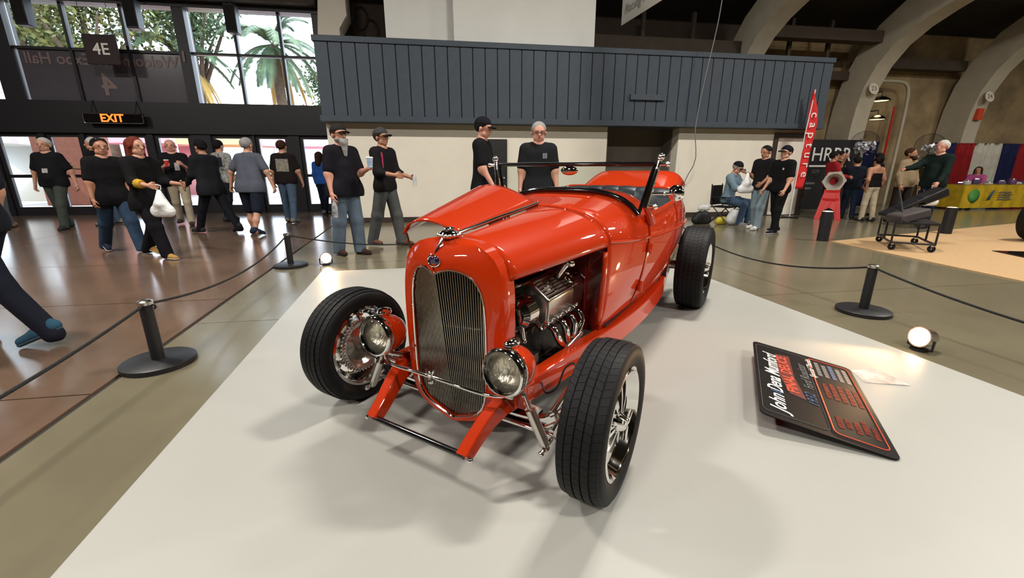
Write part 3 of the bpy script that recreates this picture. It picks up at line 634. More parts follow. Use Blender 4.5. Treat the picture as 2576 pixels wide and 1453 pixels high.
# engine bay
eng = bpy.data.objects.new('engine', None); COL.objects.link(eng); eng.parent = car
s = MB(); s.bbox((-.16, .2, .2), (.16, .71, .5)); obj('block', s, M['dark_cast'], eng, bevel=.02)
s = MB(); s.bbox((-.09, .24, .45), (.09, .7, .66)); obj('intake_manifold', s, M['dark_cast'], eng, bevel=.02)
s = MB(); s.lathe([(0, .0), (.13, 0), (.14, .012), (.14, .05), (.13, .062), (0, .066)], 32, 'z', (0, .46, .74)); obj('air_cleaner', s, M['dark_cast'], eng)
s = MB(); s.lathe([(.05, 0), (.05, .06)], 20, 'z', (0, .46, .66)); obj('carburettor', s, M['chrome_soft'], eng)
for sg in (1, -1):
    B_ = Matrix.Translation((sg*.19, .05, .58)) @ Matrix.Rotation(R(42)*sg, 4, 'Y')
    def tx(mb): return mb.xf(B_)
    s = MB(); s.bbox((-.085, .2, -.12), (.085, .66, -.03)); obj('cylinder_head', tx(s), M['dark_cast'], eng, bevel=.01)
    prof_ = [(-.11, -.03), (-.11, .015), (-.075, .09), (.055, .1), (.12, .02), (.12, -.03)]
    s = MB(); s.prism([(x, .25, z) for x, z in prof_], (0, 0, 0), (0, .43, 0)); vc = obj('valve_cover', tx(s), M['chrome_soft'], eng, bevel=.012)
    for k in range(7):
        x = -.065+.018*k; s = MB(); s.bbox((x, .262, .09), (x+.006, .668, .104)); s.xf(B_); obj('fin', s, CH, vc, smooth=0)
    s = MB(); s.bbox((-.125, .24, -.045), (.135, .685, -.026)); obj('cover_flange', tx(s), CH, vc, bevel=.005)
    for k in range(4):
        y = .31+.1*k; s = MB(); s.tube(resample([(.118, y, -.05), (.124, y, -.015), (.122, y+.025, .005), (.124, y+.05, -.015), (.118, y+.05, -.05)], 12), .008, 6); s.xf(B_); obj('wire_clip', s, CH, vc)
    s = MB(); s.tube([(-.03, .46, .09), (-.045, .47, .16), (-.05, .48, .185)], [.014, .018, .022], 10); s.ball((-.05, .485, .2), (.04, .04, .022)); obj('breather', tx(s), CH, vc)
    s = MB()
    s.tube([(0+.032*math.cos(a), .55+.032*math.sin(a), .106) for a in np.linspace(0, 2*PI, 25)[:-1]], .006, 6, closed=True); s.ball((0, .55, .104), (.022, .022, .006)); obj('cover_crest', tx(s), CH, vc)
    t = text('cover_script', 'BOSS', .032, CH, vc, (0, 0, 0), (0, 0, 0), .003); t.matrix_local = B_ @ Matrix.Translation((-.005, .36, .107)) @ Matrix.Rotation(R(90 if sg > 0 else -90), 4, 'Z') @ Matrix.Rotation(R(-90), 4, 'Z')
    t = text('cover_script', 'RACING', .022, CH, vc, (0, 0, 0), (0, 0, 0), .003); t.matrix_local = B_ @ Matrix.Translation((.046, .55, .107)) @ Matrix.Rotation(R(90 if sg > 0 else -90), 4, 'Z')
    for k in range(4):
        y = .34+.1*k; s = MB(); s.tube(resample([(sg*.265, y, .485), (sg*.305, y, .47), (sg*.325, y+.005, .425), (sg*.315, .44+.05*k, .35), (sg*.27, .6+.02*k, .28)], 16), .0175, 10); obj('header_pipe', s, CH, eng)
    s = MB(); s.tube([(sg*.32, .3, .31), (sg*.33, .62, .36)], .018, 8); obj('side_tube', s, CH, eng)
for x, z, r in ((0, .42, .075), (-.12, .5, .05), (.13, .48, .055), (0, .28, .08)):
    s = MB(); s.lathe([(0, -.02), (r*.5, -.02), (r*.8, -.012), (r, -.02), (r, .02), (0, .02)], 28, 'y', (x, .17, z)); obj('pulley', s, M['chrome_soft'], eng)
s = MB(); s.lathe([(.05, -.05), (.075, -.03), (.075, .05), (.05, .06)], 20, 'y', (.2, .2, .57)); obj('alternator', s, CH, eng)
s = MB(); s.tube(resample([(.15, .1, .74), (.17, .12, .68), (.12, .2, .66), (.05, .25, .65)], 14), .02, 8); obj('radiator_hose', s, M['rubber'], eng)
for p, q in (((.23, .08, .62), (.2, .16, .5)), ((.22, .16, .6), (.24, .17, .45)), ((.12, .12, .55), (.22, .13, .43)), ((.2, .1, .77), (.2, .12, .68))):
    s = MB(); s.tube([p, q], .011, 8); s.ball(p, .015); s.ball(q, .015); obj('bracket', s, CH, eng)
s = MB(); s.bbox((-.33, .05, .2), (.33, .68, .215)); s.bbox((.2, .1, .22), (.3, .2, .4)); obj('engine_mount', s, M['black'], eng)

# windshield
WY = 1.11
def csurf(x, y):
    zt = bw('zt', y); wl = bw('wl', y); zl = bw('zl', y); ph = math.acos(min(1, (min(abs(x), wl)/wl)**(1/exy(y)))); return crown(wl, zl, zt, ph)[1]
def wsx(t): return WY+.03*t               # slight rake
top = [(x, WY+.035, 1.228) for x in np.linspace(-.518, .518, 9)]
bot = [(x, WY, csurf(x, WY)+.014) for x in np.linspace(-.455, .455, 21)]
ws = bpy.data.objects.new('windshield', None); COL.objects.link(ws); ws.parent = car
s = MB(); s.tube(top, .0125, 8); s.tube(bot, .017, 8); s.tube([bot[0], top[0]], .0115, 8); s.tube([bot[-1], top[-1]], .0115, 8); obj('frame', s, M['black_gloss'], ws)
s = MB(); s.grid([[(x*.455/.455, WY+.004, csurf(x, WY)+.014) for x in np.linspace(-.455, .455, 21)], [(x*.518/.455, WY+.034, 1.228) for x in np.linspace(-.455, .455, 21)]]); obj('glass', s, M['pane_ws'], ws)
for sg in (1, -1):
    s = MB(); s.tube(resample([(sg*.50, WY+.12, .9), (sg*.505, WY+.05, .95), (sg*.495, WY-.01, 1.0)], 8), [.034, .03, .027, .025, .023, .021, .02, .018], 10); obj('post_base', s, PT, ws)
    s = MB(); s.tube([(sg*.495, WY-.01, .99), (sg*.515, WY+.0, 1.1), (sg*.545, WY+.025, 1.25)], [.017, .013, .012], 10)
    for z in (1.0, 1.06, 1.12, 1.2, 1.25): q = (z-.99)/.26; s.ball((sg*(.497+.047*q), WY-.01+.035*q, z), .0145)
    s.tube([(sg*.535, WY+.02, 1.225), (sg*.585, WY+.02, 1.225)], .009, 8); s.ball((sg*.588, WY+.02, 1.225), .015); s.ball((sg*.55, WY+.03, 1.265), (.02, .02, .02)); s.tube([(sg*.5, WY, 1.0), (sg*.54, WY, .995)], .01, 8); s.ball((sg*.545, WY, .995), .016); obj('stanchion', s, CH, ws)
s = MB(); s.ball((0, WY+.03, 1.19), (.058, .014, .028), 20, 12); s.tube([(0, WY+.03, 1.2), (0, WY+.035, 1.228)], .008, 6); obj('rear_view_mirror', s, CH, ws)
s = MB(); s.tube([(.515, WY+.01, 1.065), (.565, WY+.05, 1.065), (.61, WY+.08, 1.066)], .007, 8); s.ball((.575, WY+.06, 1.065), .011); sm = obj('side_mirror', s, CH, car)
s = MB(); s.lathe([(0, -.026), (.026, -.022), (.042, -.008), (.046, .004), (.042, .01), (0, .01)], 24, 'y', (.63, WY+.1, 1.068)); obj('mirror_shell', s, CH, sm)
# ------------------------------------------------------------ people
from mathutils.bvhtree import BVHTree
def sdf_mesh(prims, res, k, cut=None, inflate=0.0):
    """prims: (a, b, ra, rb, yscale, (y0, slope, zref))  -> verts, quads by surface nets"""
    A = np.array([list(p[0])+list(p[1]) for p in prims], float); rmax = np.array([max(p[2], p[3])+inflate for p in prims])
    lo = np.minimum(A[:, :3], A[:, 3:])-rmax[:, None]; hi = np.maximum(A[:, :3], A[:, 3:])+rmax[:, None]
    l0 = lo.min(0)-3*res; h0 = hi.max(0)+3*res
    for p, i in zip(prims, range(len(prims))):
        pass
    n = np.ceil((h0-l0)/res).astype(int)+1
    ax = [l0[i]+np.arange(n[i])*res for i in range(3)]
    D = np.full(n, .5, np.float32); mg = k+2.5*res
    for p, L, H in zip(prims, lo, hi):
        sh = p[5] if len(p) > 5 and p[5] else None; yex = .0
        i0 = np.maximum(((L-mg-l0)/res).astype(int), 0); i1 = np.minimum(((H+mg-l0)/res).astype(int)+2, n)
        if np.any(i1 <= i0): continue
        X = ax[0][i0[0]:i1[0], None, None]; Y = ax[1][None, i0[1]:i1[1], None]; Z = ax[2][None, None, i0[2]:i1[2]]
        ys = p[4] if len(p) > 4 and p[4] else 1.0
        a = np.array(p[0], float); b = np.array(p[1], float); ba = b-a; bb = max(ba@ba, 1e-9)
        px, py, pz = X-a[0], (Y-a[1]), Z-a[2]
        if ys != 1.0: py = py/ys
        if abs(ba).max() < 1e-6: d = np.sqrt(px*px+py*py+pz*pz)-(p[2]+inflate)
        else:
            t = np.clip((px*ba[0]+py*ba[1]+pz*ba[2])/bb, 0, 1)
            d = np.sqrt((px-t*ba[0])**2+(py-t*ba[1])**2+(pz-t*ba[2])**2)-(p[2]+(p[3]-p[2])*t+inflate)
        if ys != 1.0: d = d*(ys if ys < 1 else 1)
        sub = D[i0[0]:i1[0], i0[1]:i1[1], i0[2]:i1[2]]
        hh = np.maximum(k-np.abs(sub-d), 0)/k if k > 0 else 0
        D[i0[0]:i1[0], i0[1]:i1[1], i0[2]:i1[2]] = np.minimum(sub, d)-hh*hh*k*.25
    if cut is not None:
        D = np.maximum(D, cut(ax[0][:, None, None], ax[1][None, :, None], ax[2][None, None, :]).astype(np.float32))
    D[0] = D[-1] = .5; D[:, 0] = D[:, -1] = .5; D[:, :, 0] = D[:, :, -1] = .5
    ins = D < 0; c = n-1
    cnt = np.zeros(c, np.int16); acc = np.zeros(tuple(c)+(3,), np.float32)
    quads = []
    for axis in range(3):
        s0 = [slice(None)]*3; s1 = [slice(None)]*3; s0[axis] = slice(0, -1); s1[axis] = slice(1, None)
        d0, d1 = D[tuple(s0)], D[tuple(s1)]; cx_ = ins[tuple(s0)] != ins[tuple(s1)]
        idx = np.argwhere(cx_); v0 = d0[cx_]; t = v0/(v0-d1[cx_]); pos = idx.astype(np.float32); pos[:, axis] += t
        o1, o2 = [q for q in range(3) if q != axis]; sg = ins[tuple(s0)][cx_]; cells = []
        for e1, e2 in ((0, 0), (1, 0), (1, 1), (0, 1)):
            ci = idx.copy(); ci[:, o1] -= e1; ci[:, o2] -= e2; cells.append(ci)
            np.add.at(acc, (ci[:, 0], ci[:, 1], ci[:, 2]), pos); np.add.at(cnt, (ci[:, 0], ci[:, 1], ci[:, 2]), 1)
        q = np.stack([np.ravel_multi_index(ci.T, tuple(c)) for ci in cells], 1)
        fl_ = sg if axis != 1 else ~sg
        q[fl_] = q[fl_][:, ::-1]; quads.append(q)
    act = cnt.ravel() > 0; ids = np.full(act.size, -1, np.int64); ids[act] = np.arange(act.sum())
    V = acc.reshape(-1, 3)[act]/cnt.ravel()[act][:, None]*res+l0
    Q = ids[np.concatenate(quads)]
    return V, Q
def vq_obj(name, parts, m, parent, kind=None, label=None):
    vs = []; fs = []; o = 0
    for V, Q in parts: vs.append(V); fs.append(Q+o); o += len(V)
    V = np.concatenate(vs); F = np.concatenate(fs)
    me = bpy.data.meshes.new(name); me.vertices.add(len(V)); me.vertices.foreach_set('co', V.astype(np.float32).ravel())
    me.loops.add(F.size); me.loops.foreach_set('vertex_index', F.ravel().astype(np.int32)); me.polygons.add(len(F))
    me.polygons.foreach_set('loop_start', np.arange(0, F.size, 4, dtype=np.int32)); me.polygons.foreach_set('loop_total', np.full(len(F), 4, np.int32))
    me.polygons.foreach_set('use_smooth', np.ones(len(F), bool)); me.update(calc_edges=True)
    me.materials.append(m); ob = link(name, me, parent)
    if label: ob['label'] = label
    return ob
def xfv(VQ, Mx):
    V, Q = VQ; A = np.array(Mx)[:3]; return V@A[:, :3].T+A[:, 3], Q
_skin = {}
def skin(c):
    if c not in _skin: _skin[c] = mat('skin', c, .5, noise=.12, nscale=9)
    return _skin[c]
SK = {'light': (.52, .27, .18), 'tan': (.42, .2, .12), 'pink': (.58, .28, .2), 'dark': (.2, .095, .055)}
HAIR = {'white': (.55, .53, .5), 'grey': (.3, .29, .28), 'black': (.012, .01, .01), 'brown': (.045, .022, .012), 'red': (.13, .025, .015)}
_shoe_cache = {}
def shoe_parts(kind):
    if kind in _shoe_cache: return _shoe_cache[kind]
    pr = [((0, .055, .045), (0, -.05, .045), .042, .042), ((0, -.05, .04), (0, -.165, .03), .044, .036), ((0, .045, .05), (0, .02, .1), .042, .044)]
    up = sdf_mesh(pr, .011, .03, lambda X, Y, Z: np.maximum(np.maximum(.02-Z, Z-.115), -1+0*X))
    so = sdf_mesh(pr[:2], .010, .03, lambda X, Y, Z: np.maximum(-Z+.001, Z-.026)+0*X, inflate=.005)
    _shoe_cache[kind] = (up, so); return up, so
def person(label, at, face=0, H=1.75, shirt=(.01, .01, .012), pants=(.05, .08, .13), sleeve='short', L=(4, 4), Rt=(-4, 4), la=(0, 8, 15, 0), ra=(0, 8, 15, 0), lean=0, head=(0, 0), sk='light',
           hair='brown', hairtype='short', cap=None, capback=False, beard=None, glasses=False, fat=0.0, shorts=False, shoe=(.03, .03, .035), sole=(.03, .03, .03), hem=.86, jean_wide=0.0, res=.014, prints=(), group=None, z0=0.0, wide=0.0, strapless=False, splay=8, foot_pitch=(0, 0), jacket=False, topglasses=False):
    S_ = H/1.75; root = thing('person', label, 'person', (at[0], at[1], z0), R(face), group)
    slope = -math.tan(R(lean)); yc = lambda z: slope*(z-.95)
    def T(x, y, z): return np.array((x, y+yc(z), z))
    legs = {}; foot = {}
    for nm, sg, (hip, knee), fp in (('L', 1, L, foot_pitch[0]), ('R', -1, Rt, foot_pitch[1])):
        h_ = np.array((sg*(.09+wide*.04), 0, .92)); a = R(hip); b = R(hip-knee); ab = R(2.0)
        kn = h_+.43*np.array((sg*math.sin(ab), -math.sin(a), -math.cos(a))); an = kn+.41*np.array((sg*math.sin(ab)*.5, -math.sin(b), -math.cos(b)))
        legs[nm] = [h_, kn, an]; foot[nm] = (sg, fp)
    lowest = min(legs[n][2][2]-(.065 if abs(foot[n][1]) < 5 else .065+.1*math.sin(R(abs(foot[n][1])))) for n in legs); dz = -lowest
    dz0 = np.array((0, 0, dz))
    def Z_(p): return p+dz0
    legs = {n: [Z_(p) for p in v] for n, v in legs.items()}
    zo = dz                                 # lift of everything above
    def TT(x, y, z): return T(x, y, z)+dz0
    arms = {}
    for nm, sg, (pi_, ab, el, inn) in (('L', 1, la), ('R', -1, ra)):
        sh = TT(sg*(.185+wide*.03), .0, 1.415); u = np.array((sg*math.sin(R(ab)), -math.sin(R(pi_))*math.cos(R(ab)), -math.cos(R(pi_))*math.cos(R(ab))))
        el_p = sh+.285*u; tot = R(pi_+el); fdir = np.array((sg*math.sin(R(ab))*.5, -math.sin(tot), -math.cos(tot)))
        c_, s_ = math.cos(R(-sg*inn)), math.sin(R(-sg*inn)); f2 = np.array((fdir[0]*c_-fdir[1]*s_, fdir[0]*s_+fdir[1]*c_, fdir[2])); f2 /= np.linalg.norm(f2)
        if inn: f2 = np.array((-sg*math.sin(R(inn))*math.sqrt(max(0, 1-fdir[2]**2))+0, -math.cos(R(inn))*math.sqrt(max(0, 1-fdir[2]**2)), fdir[2]))
        wr = el_p+.25*f2; arms[nm] = (sh, el_p, wr, f2)
    f_ = fat; ysc = .72
    torso = [(TT(-.095-wide*.02, 0, 1.35), TT(.095+wide*.02, 0, 1.35), .118, .118, ysc), (TT(-.075, 0, 1.2), TT(.075, 0, 1.2), .125+.02*f_, .125+.02*f_, ysc), (TT(-.065-.03*f_, 0, 1.06), TT(.065+.03*f_, 0, 1.06), .12+.03*f_, .12+.03*f_, ysc+.08*f_), (TT(-.075-.02*f_, .005, .95), TT(.075+.02*f_, .005, .95), .118+.015*f_, .118+.015*f_, ysc+.1)]
    if f_ > 0: torso.append((TT(0, -.03-.035*f_, 1.2), TT(0, -.035-.045*f_, 1.04), .1+.03*f_, .115+.045*f_, .85))
    trap = [(TT(0, .015, 1.46), TT(sg*.16, .005, 1.425), .055, .055) for sg in (1, -1)]
    neck = [(TT(0, .015, 1.43), TT(0, .0, 1.56), .058, .055)]
    limb = []
    for nm in 'LR':
        sh, e, w_, _ = arms[nm]; limb += [(sh, e, .056, .044), (e, w_, .043, .027)]
        h_, kn, an = legs[nm]; q_ = 1.0 if shorts else .78; limb += [(h_, kn, (.088+.012*f_)*(.9 if not shorts else 1), .058*q_), (kn, (kn+an)/2+np.array((0, .012*q_, 0)), .056*q_, .054*q_), ((kn+an)/2+np.array((0, .012*q_, 0)), an, .052*q_, .036)]
        limb += [(an, an+np.array((0, -.02, -.03)), .036, .036)]
    parts = [sdf_mesh(torso+trap+neck+limb, res, .05)]
    # hands
    hands = {}
    for nm, sg in (('L', 1), ('R', -1)):
        sh, e, w_, d = arms[nm]; d = d/np.linalg.norm(d)
        nrm = np.cross(d, np.array((0, -1, 0)) if abs(d[1]) < .8 else np.array((0, 0, 1.0))); nrm = nrm/np.linalg.norm(nrm)
        if nrm[0]*sg > 0: nrm = -nrm          # palm towards body
        th = np.cross(nrm, d); th = th if th[1] < 0 or abs(d[1]) > .8 else -th; th /= np.linalg.norm(th)
        if abs(d[1]) > .8 and th[2] < 0: th = -th
        pr = [(w_-d*.01, w_+d*.03, .026, .026)]
        for q in (-.024, -.008, .008, .024): pr.append((w_+d*.025+th*q*.7, w_+d*.085+th*q, .0145, .0125))
        for q, ln in ((-.03, .056), (-.0105, .068), (.0105, .072), (.03, .062)):
            b0 = w_+d*.085+th*q; d1 = d*.88+nrm*.47; m1 = b0+d1*ln*.5; d2 = d*.45+nrm*.89; pr += [(b0, m1, .0098, .0092), (m1, m1+d2*ln*.5, .0092, .0078)]
        b0 = w_+d*.03+th*.024; d1 = d*.65+th*.6+nrm*.45; d1 /= np.linalg.norm(d1); m1 = b0+d1*.04; d2 = d*.85+nrm*.5; pr += [(b0, m1, .0135, .011), (m1, m1+d2*.032, .0105, .0085)]
        parts.append(sdf_mesh(pr, .0065 if res < .016 else .009, .008)); hands[nm] = (w_+d*.09+nrm*.03, d, nrm, th)
    # head in its own frame, then turned
    hp = [((0, -.004, 1.665), (0, .032, 1.662), .088, .087), ((0, -.028, 1.63), (0, -.045, 1.552), .07, .041), ((-.032, -.02, 1.565), (.032, -.02, 1.565), .045, .045), ((0, -.093, 1.64), (0, -.108, 1.605), .010, .0155), ((-.035, -.075, 1.664), (.035, -.075, 1.664), .017, .017), ((-.018, -.083, 1.572), (.018, -.083, 1.572), .0105, .0105), ((-.09, .012, 1.625), (-.092, .016, 1.6), .02, .014), ((.09, .012, 1.625), (.092, .016, 1.6), .02, .014), ((0, .012, 1.5), (0, .005, 1.6), .055, .055)]
    Hm = Matrix.Translation(Vector(TT(0, 0, 1.53))) @ Matrix.Rotation(R(head[0]), 4, 'Z') @ Matrix.Rotation(R(head[1]+lean*.4), 4, 'X') @ Matrix.Translation((0, 0, -1.53))
    hres = .0085 if res < .016 else .012
    parts.append(xfv(sdf_mesh(hp, hres, .014), Hm))
    Sc = Matrix.Scale(S_, 4); fin = lambda VQ: (VQ[0]*S_, VQ[1])
    body_o = vq_obj('body', [fin(p) for p in parts], skin(SK[sk]), root)
    HM = Sc @ Hm
    for sg in (1, -1):
        if head[0]*0 == 0 and hres < .01:
            s = MB(); s.ball((sg*.034, -.091, 1.643), (.011, .007, .0065), 8, 6); s.xf(HM); obj('eye', s, M['black_gloss'], body_o)
    if hres < .01:
        s = MB(); s.ball((0, -.094, 1.573), (.02, .004, .0035), 8, 5); s.xf(HM); obj('mouth', s, skin((.3, .09, .07)), body_o)
    if hair:
        hc = cloth(HAIR[hair], 1.0)
        hpz = [((0, .015, 1.668), (0, .034, 1.662), .101, .097)]
        if hairtype == 'long': hpz += [((0, .05, 1.65), (0, .085, 1.45), .1, .085), ((-.075, .0, 1.64), (-.09, .02, 1.46), .04, .04), ((.075, .0, 1.64), (.09, .02, 1.46), .04, .04)]
        if hairtype == 'bun': hpz += [((0, .12, 1.7), (0, .12, 1.7), .05, .05)]
        zc = 1.63 if hairtype == 'short' else 1.6
        if hairtype == 'long': ct = lambda X, Y, Z: np.minimum(np.maximum(zc-.75*Y-Z, -1), np.maximum(-Y-.0, np.abs(X)*0+Z-1.66)) if True else 0
        else: ct = lambda X, Y, Z: zc-.8*Y-Z+0*X
        obj_h = vq_obj('hair', [fin(xfv(sdf_mesh(hpz, hres, .02, ct), Hm))], hc, root)
    if cap:
        a_ = xfv(sdf_mesh([((0, .013, 1.672), (0, .03, 1.668), .106, .103)], hres, .01, lambda X, Y, Z: 1.675-.12*Y-Z+0*X), Hm)
        co = vq_obj('cap', [fin(a_)], cloth(cap), root)
        s = MB(); sgn = 1 if not capback else -1; rows = []
        for r_ in (.085, .13, .175):
            rows.append([(r_*.52*math.sin(t)*1.05, sgn*(-r_*math.cos(t*.75))+.005, 1.683-.012*(r_/.175)**2-.02*(math.sin(t))**2) for t in np.linspace(-1.25, 1.25, 11)])
        s.grid(rows); s.xf(HM); obj('visor', s, cloth(cap), co, solid=.006)
    if glasses:
        s = MB()
        for sg in (1, -1): s.tube([(sg*.036+.026*math.cos(t), -.106, 1.643+.018*math.sin(t)) for t in np.linspace(0, 2*PI, 17)[:-1]], .003, 5, closed=True); s.tube([(sg*.062, -.104, 1.645), (sg*.094, .0, 1.645)], .003, 5)
        s.tube([(-.012, -.108, 1.645), (.012, -.108, 1.645)], .003, 5); s.xf(HM); obj('glasses', s, M['black_gloss'], root)
        
    if topglasses:
        s = MB()
        for sg in (1, -1): s.ball((sg*.036, -.075, 1.735), (.026, .014, .018), 12, 6)
        s.tube([(-.015, -.085, 1.738), (.015, -.085, 1.738)], .004, 5); s.tube([(.06, -.07, 1.735), (.1, .0, 1.69)], .004, 5); s.tube([(-.06, -.07, 1.735), (-.1, .0, 1.69)], .004, 5); s.xf(HM); obj('sunglasses', s, M['black_gloss'], root)
    if beard:
        bp = [((0, -.06, 1.555), (0, -.085, 1.53), .056, .05), ((-.05, -.03, 1.58), (.05, -.03, 1.58), .05, .05)]
        if beard[1] > 0: bp += [((0, -.085, 1.53), (0, -.1, 1.53-beard[1]), .05, .022)]
        vq_obj('beard', [fin(xfv(sdf_mesh(bp, hres, .02, lambda X, Y, Z: np.maximum(Z-1.585, Y+.0)+0*X), Hm))], cloth(HAIR[beard[0]]), root)
    # shirt
    tors2 = torso
    sp = list(tors2)
    if not strapless:
        sp += trap
        for nm in 'LR':
            sh, e, w_, d_ = arms[nm]
            if sleeve == 'short': sp += [(sh, sh+(e-sh)*.78, .058, .062)]
            elif sleeve == 'elbow': sp += [(sh, e, .064, .058), (e, e+(w_-e)*.35, .054, .05)]
            else: sp += [(sh, e, .062, .053), (e, w_-d_*.02, .052, .04)]
    sp += [(TT(-.08-.02*f_, -.01*f_, z_), TT(.08+.02*f_, -.01*f_, z_), .125+.02*f_+(.03 if hem < .84 else 0), .125+.02*f_+(.03 if hem < .84 else 0), ysc+.1) for z_ in ((hem+.05,) if hem > .84 else (hem+.04, (hem+1.0)/2))]
    zh = hem+zo; ztop = 1.33+zo if strapless else 9
    nk = TT(0, -.005, 1.56)
    cut = lambda X, Y, Z: np.maximum(np.maximum(np.maximum(np.minimum(zh-Z, 9), Z-ztop), .092-np.sqrt((X-nk[0])**2+(Y-nk[1])**2+(Z-nk[2])**2)), -1)
    if sleeve == 'long' or la[1] < 40: 
        hand_low = min(arms['L'][2][2], arms['R'][2][2]) if sleeve == 'long' else 9
        if hand_low < zh: 
            cut0 = cut
            cut = lambda X, Y, Z: np.maximum(np.maximum(np.minimum(zh-Z, .19-np.abs(X)), .092-np.sqrt((X-nk[0])**2+(Y-nk[1])**2+(Z-nk[2])**2)), -1)
    shv = fin(sdf_mesh(sp, res, .05, cut, inflate=.008))
    so_ = vq_obj('shirt' if not jacket else 'jacket', [shv], cloth(shirt), root)
    # trousers
    pp = [torso[3], torso[2]]
    for nm in 'LR':
        h_, kn, an = legs[nm]
        if shorts: pp += [(h_, kn, .1+.012*f_, .085)]
        else: pp += [(h_, kn, .092+.012*f_, .066+jean_wide), (kn, an+(an-kn)*.06, .064+jean_wide, .054+jean_wide)]
    zw = .985+zo
    anz = {n: legs[n][2][2] for n in 'LR'}
    pv = fin(sdf_mesh(pp, res, .03, lambda X, Y, Z: np.maximum(Z-zw, .03-Z)+0*X, inflate=.010))
    vq_obj('shorts' if shorts else 'trousers', [pv], cloth(pants), root)
    # shoes
    up, so2 = shoe_parts('s')
    for nm in 'LR':
        sg, fp = foot[nm]; an = legs[nm][2]
        Mf = Sc @ Matrix.Translation((an[0], an[1], max(an[2]-.065, 0))) @ Matrix.Rotation(R(sg*splay), 4, 'Z') @ Matrix.Translation((0, -.11, 0)) @ Matrix.Rotation(R(fp), 4, 'X') @ Matrix.Translation((0, .11, 0))
        u_o = vq_obj('shoe', [xfv(up, Mf)], cloth(shoe, .1), root); vq_obj('sole', [xfv(so2, Mf)], cloth(sole, .05), u_o)
    # prints on the shirt
    if prints:
        bv = BVHTree.FromPolygons([Vector(v) for v in shv[0]], [tuple(q) for q in shv[1]])
        for (x0, x1, z0_, z1_, side, m_) in prints:
            g_ = []
            for z in np.linspace(z0_, z1_, 8):
                row = []
                for x in np.linspace(x0, x1, 8):
                    o_ = Vector((x*S_, -1.0 if side == 'f' else 1.0, (z+zo)*S_)); hit = bv.ray_cast(o_, Vector((0, 1 if side == 'f' else -1, 0)))
                    p_ = hit[0] if hit[0] is not None else Vector((x*S_, 0, z*S_)); row.append((p_.x, p_.y+(-.004 if side == 'f' else .004), p_.z))
                g_.append(row)
            s = MB(); s.grid(g_); obj('shirt_print', s, m_, so_)
    ARMS[label] = {n: (Vector(a[1]*S_), Vector(a[2]*S_)) for n, a in arms.items()}
    rot = Matrix.Translation((at[0], at[1], z0)) @ Matrix.Rotation(R(face), 4, 'Z')
    return root, {n: rot @ Vector(hands[n][0]*S_) for n in hands}, rot
M['print_grey'] = mat('grey shirt print', (.22, .24, .27), .8, noise=.8, nscale=40)
M['print_multi'] = mat('coloured shirt print', (.35, .26, .12), .8, noise=1, nscale=18, col2=(.05, .1, .16))
M['print_white'] = mat('pale shirt print', (.5, .5, .5), .8, noise=.6, nscale=30)
M['print_pink'] = mat('pink shirt print', (.5, .03, .12), .8, noise=.6, nscale=30)
BK = (.008, .008, .01); NV = (.018, .03, .055); JN = (.07, .11, .17); DJ = (.022, .04, .075)
M['plaid'] = mat('plaid cloth', (.5, .5, .48), .85, noise=1, nscale=16, col2=(.03, .03, .03))
_mc[('c', .5, .5, .49)] = M['plaid']
HND = {}; ARMS = {}
def P(key, label, at, **k):
    r, h_, m_ = person(label, at, **k); HND[key] = (r, h_, m_); return r
WALK = dict(L=(24, 6), Rt=(-20, 12), foot_pitch=(0, 22))
WALK2 = dict(L=(-18, 14), Rt=(22, 6), foot_pitch=(22, 0))
P('edge', 'person in dark trousers and a blue shoe striding at the left edge', (-3.62, 2.86), face=-80, H=1.72, shirt=(.012, .014, .02), pants=(.012, .014, .025), shoe=(.03, .09, .14), sole=(.06, .1, .13), hair='black', **WALK2)
P('camo', 'person in grey jeans holding a white bag by the leftmost door', (-10.75, 9.1), face=-20, H=1.74, shirt=(.12, .08, .05), pants=(.1, .11, .12), shoe=(.3, .15, .06), sleeve='long', ra=(20, 10, 40, 10), la=(25, 10, 60, 20), res=.018)
P('wh1', 'white haired man in black tee with a badge walking from the doors', (-9.35, 8.95), face=12, H=1.84, shirt=BK, pants=(.05, .06, .05), hair='white', fat=.5, L=(20, 10), Rt=(-12, 8), la=(-8, 22, 10, 0), ra=(-8, 22, 10, 0), prints=((-.04, .05, 1.12, 1.2, 'f', M['print_white']),))
P('wh2', 'white haired man in black tee looking left behind the badge wearer', (-9.0, 9.6), face=-60, H=1.86, shirt=BK, pants=JN, hair='white', fat=.3, ra=(30, 10, 70, 10), la=(30, 10, 60, 0), shoe=(.25, .2, .15))
P('jean', 'man with sunglasses on his head in black top and blue jeans', (-5.85, 6.35), face=60, H=1.68, topglasses=True, sk='tan', shirt=(.006, .006, .007), pants=(.03, .055, .1), hair='black', hem=.78, shoe=(.015, .02, .04), sole=(.6, .6, .58), jean_wide=.012, **WALK)
P('red', 'red haired woman in black carrying a white plastic bag', (-5.0, 5.95), face=78, H=1.66, shirt=(.006, .006, .007), pants=(.006, .006, .008), hair='red', hairtype='long', hem=.76, la=(15, 8, 70, 0), ra=(20, 6, 62, 0), sleeve='elbow', shoe=(.42, .24, .07), sole=(.6, .57, .45), jean_wide=.015, **WALK2)
P('bald', 'bald man in black tee and beige trousers holding a red cup', (-7.25, 9.5), face=30, H=1.82, shirt=BK, pants=(.42, .36, .27), hair=None, fat=.5, ra=(15, 12, 95, 30), la=(15, 14, 100, 20), L=(10, 6), Rt=(-14, 8), sk='pink', shoe=(.06, .04, .03), prints=((.02, .1, 1.15, 1.3, 'f', M['print_white']),))
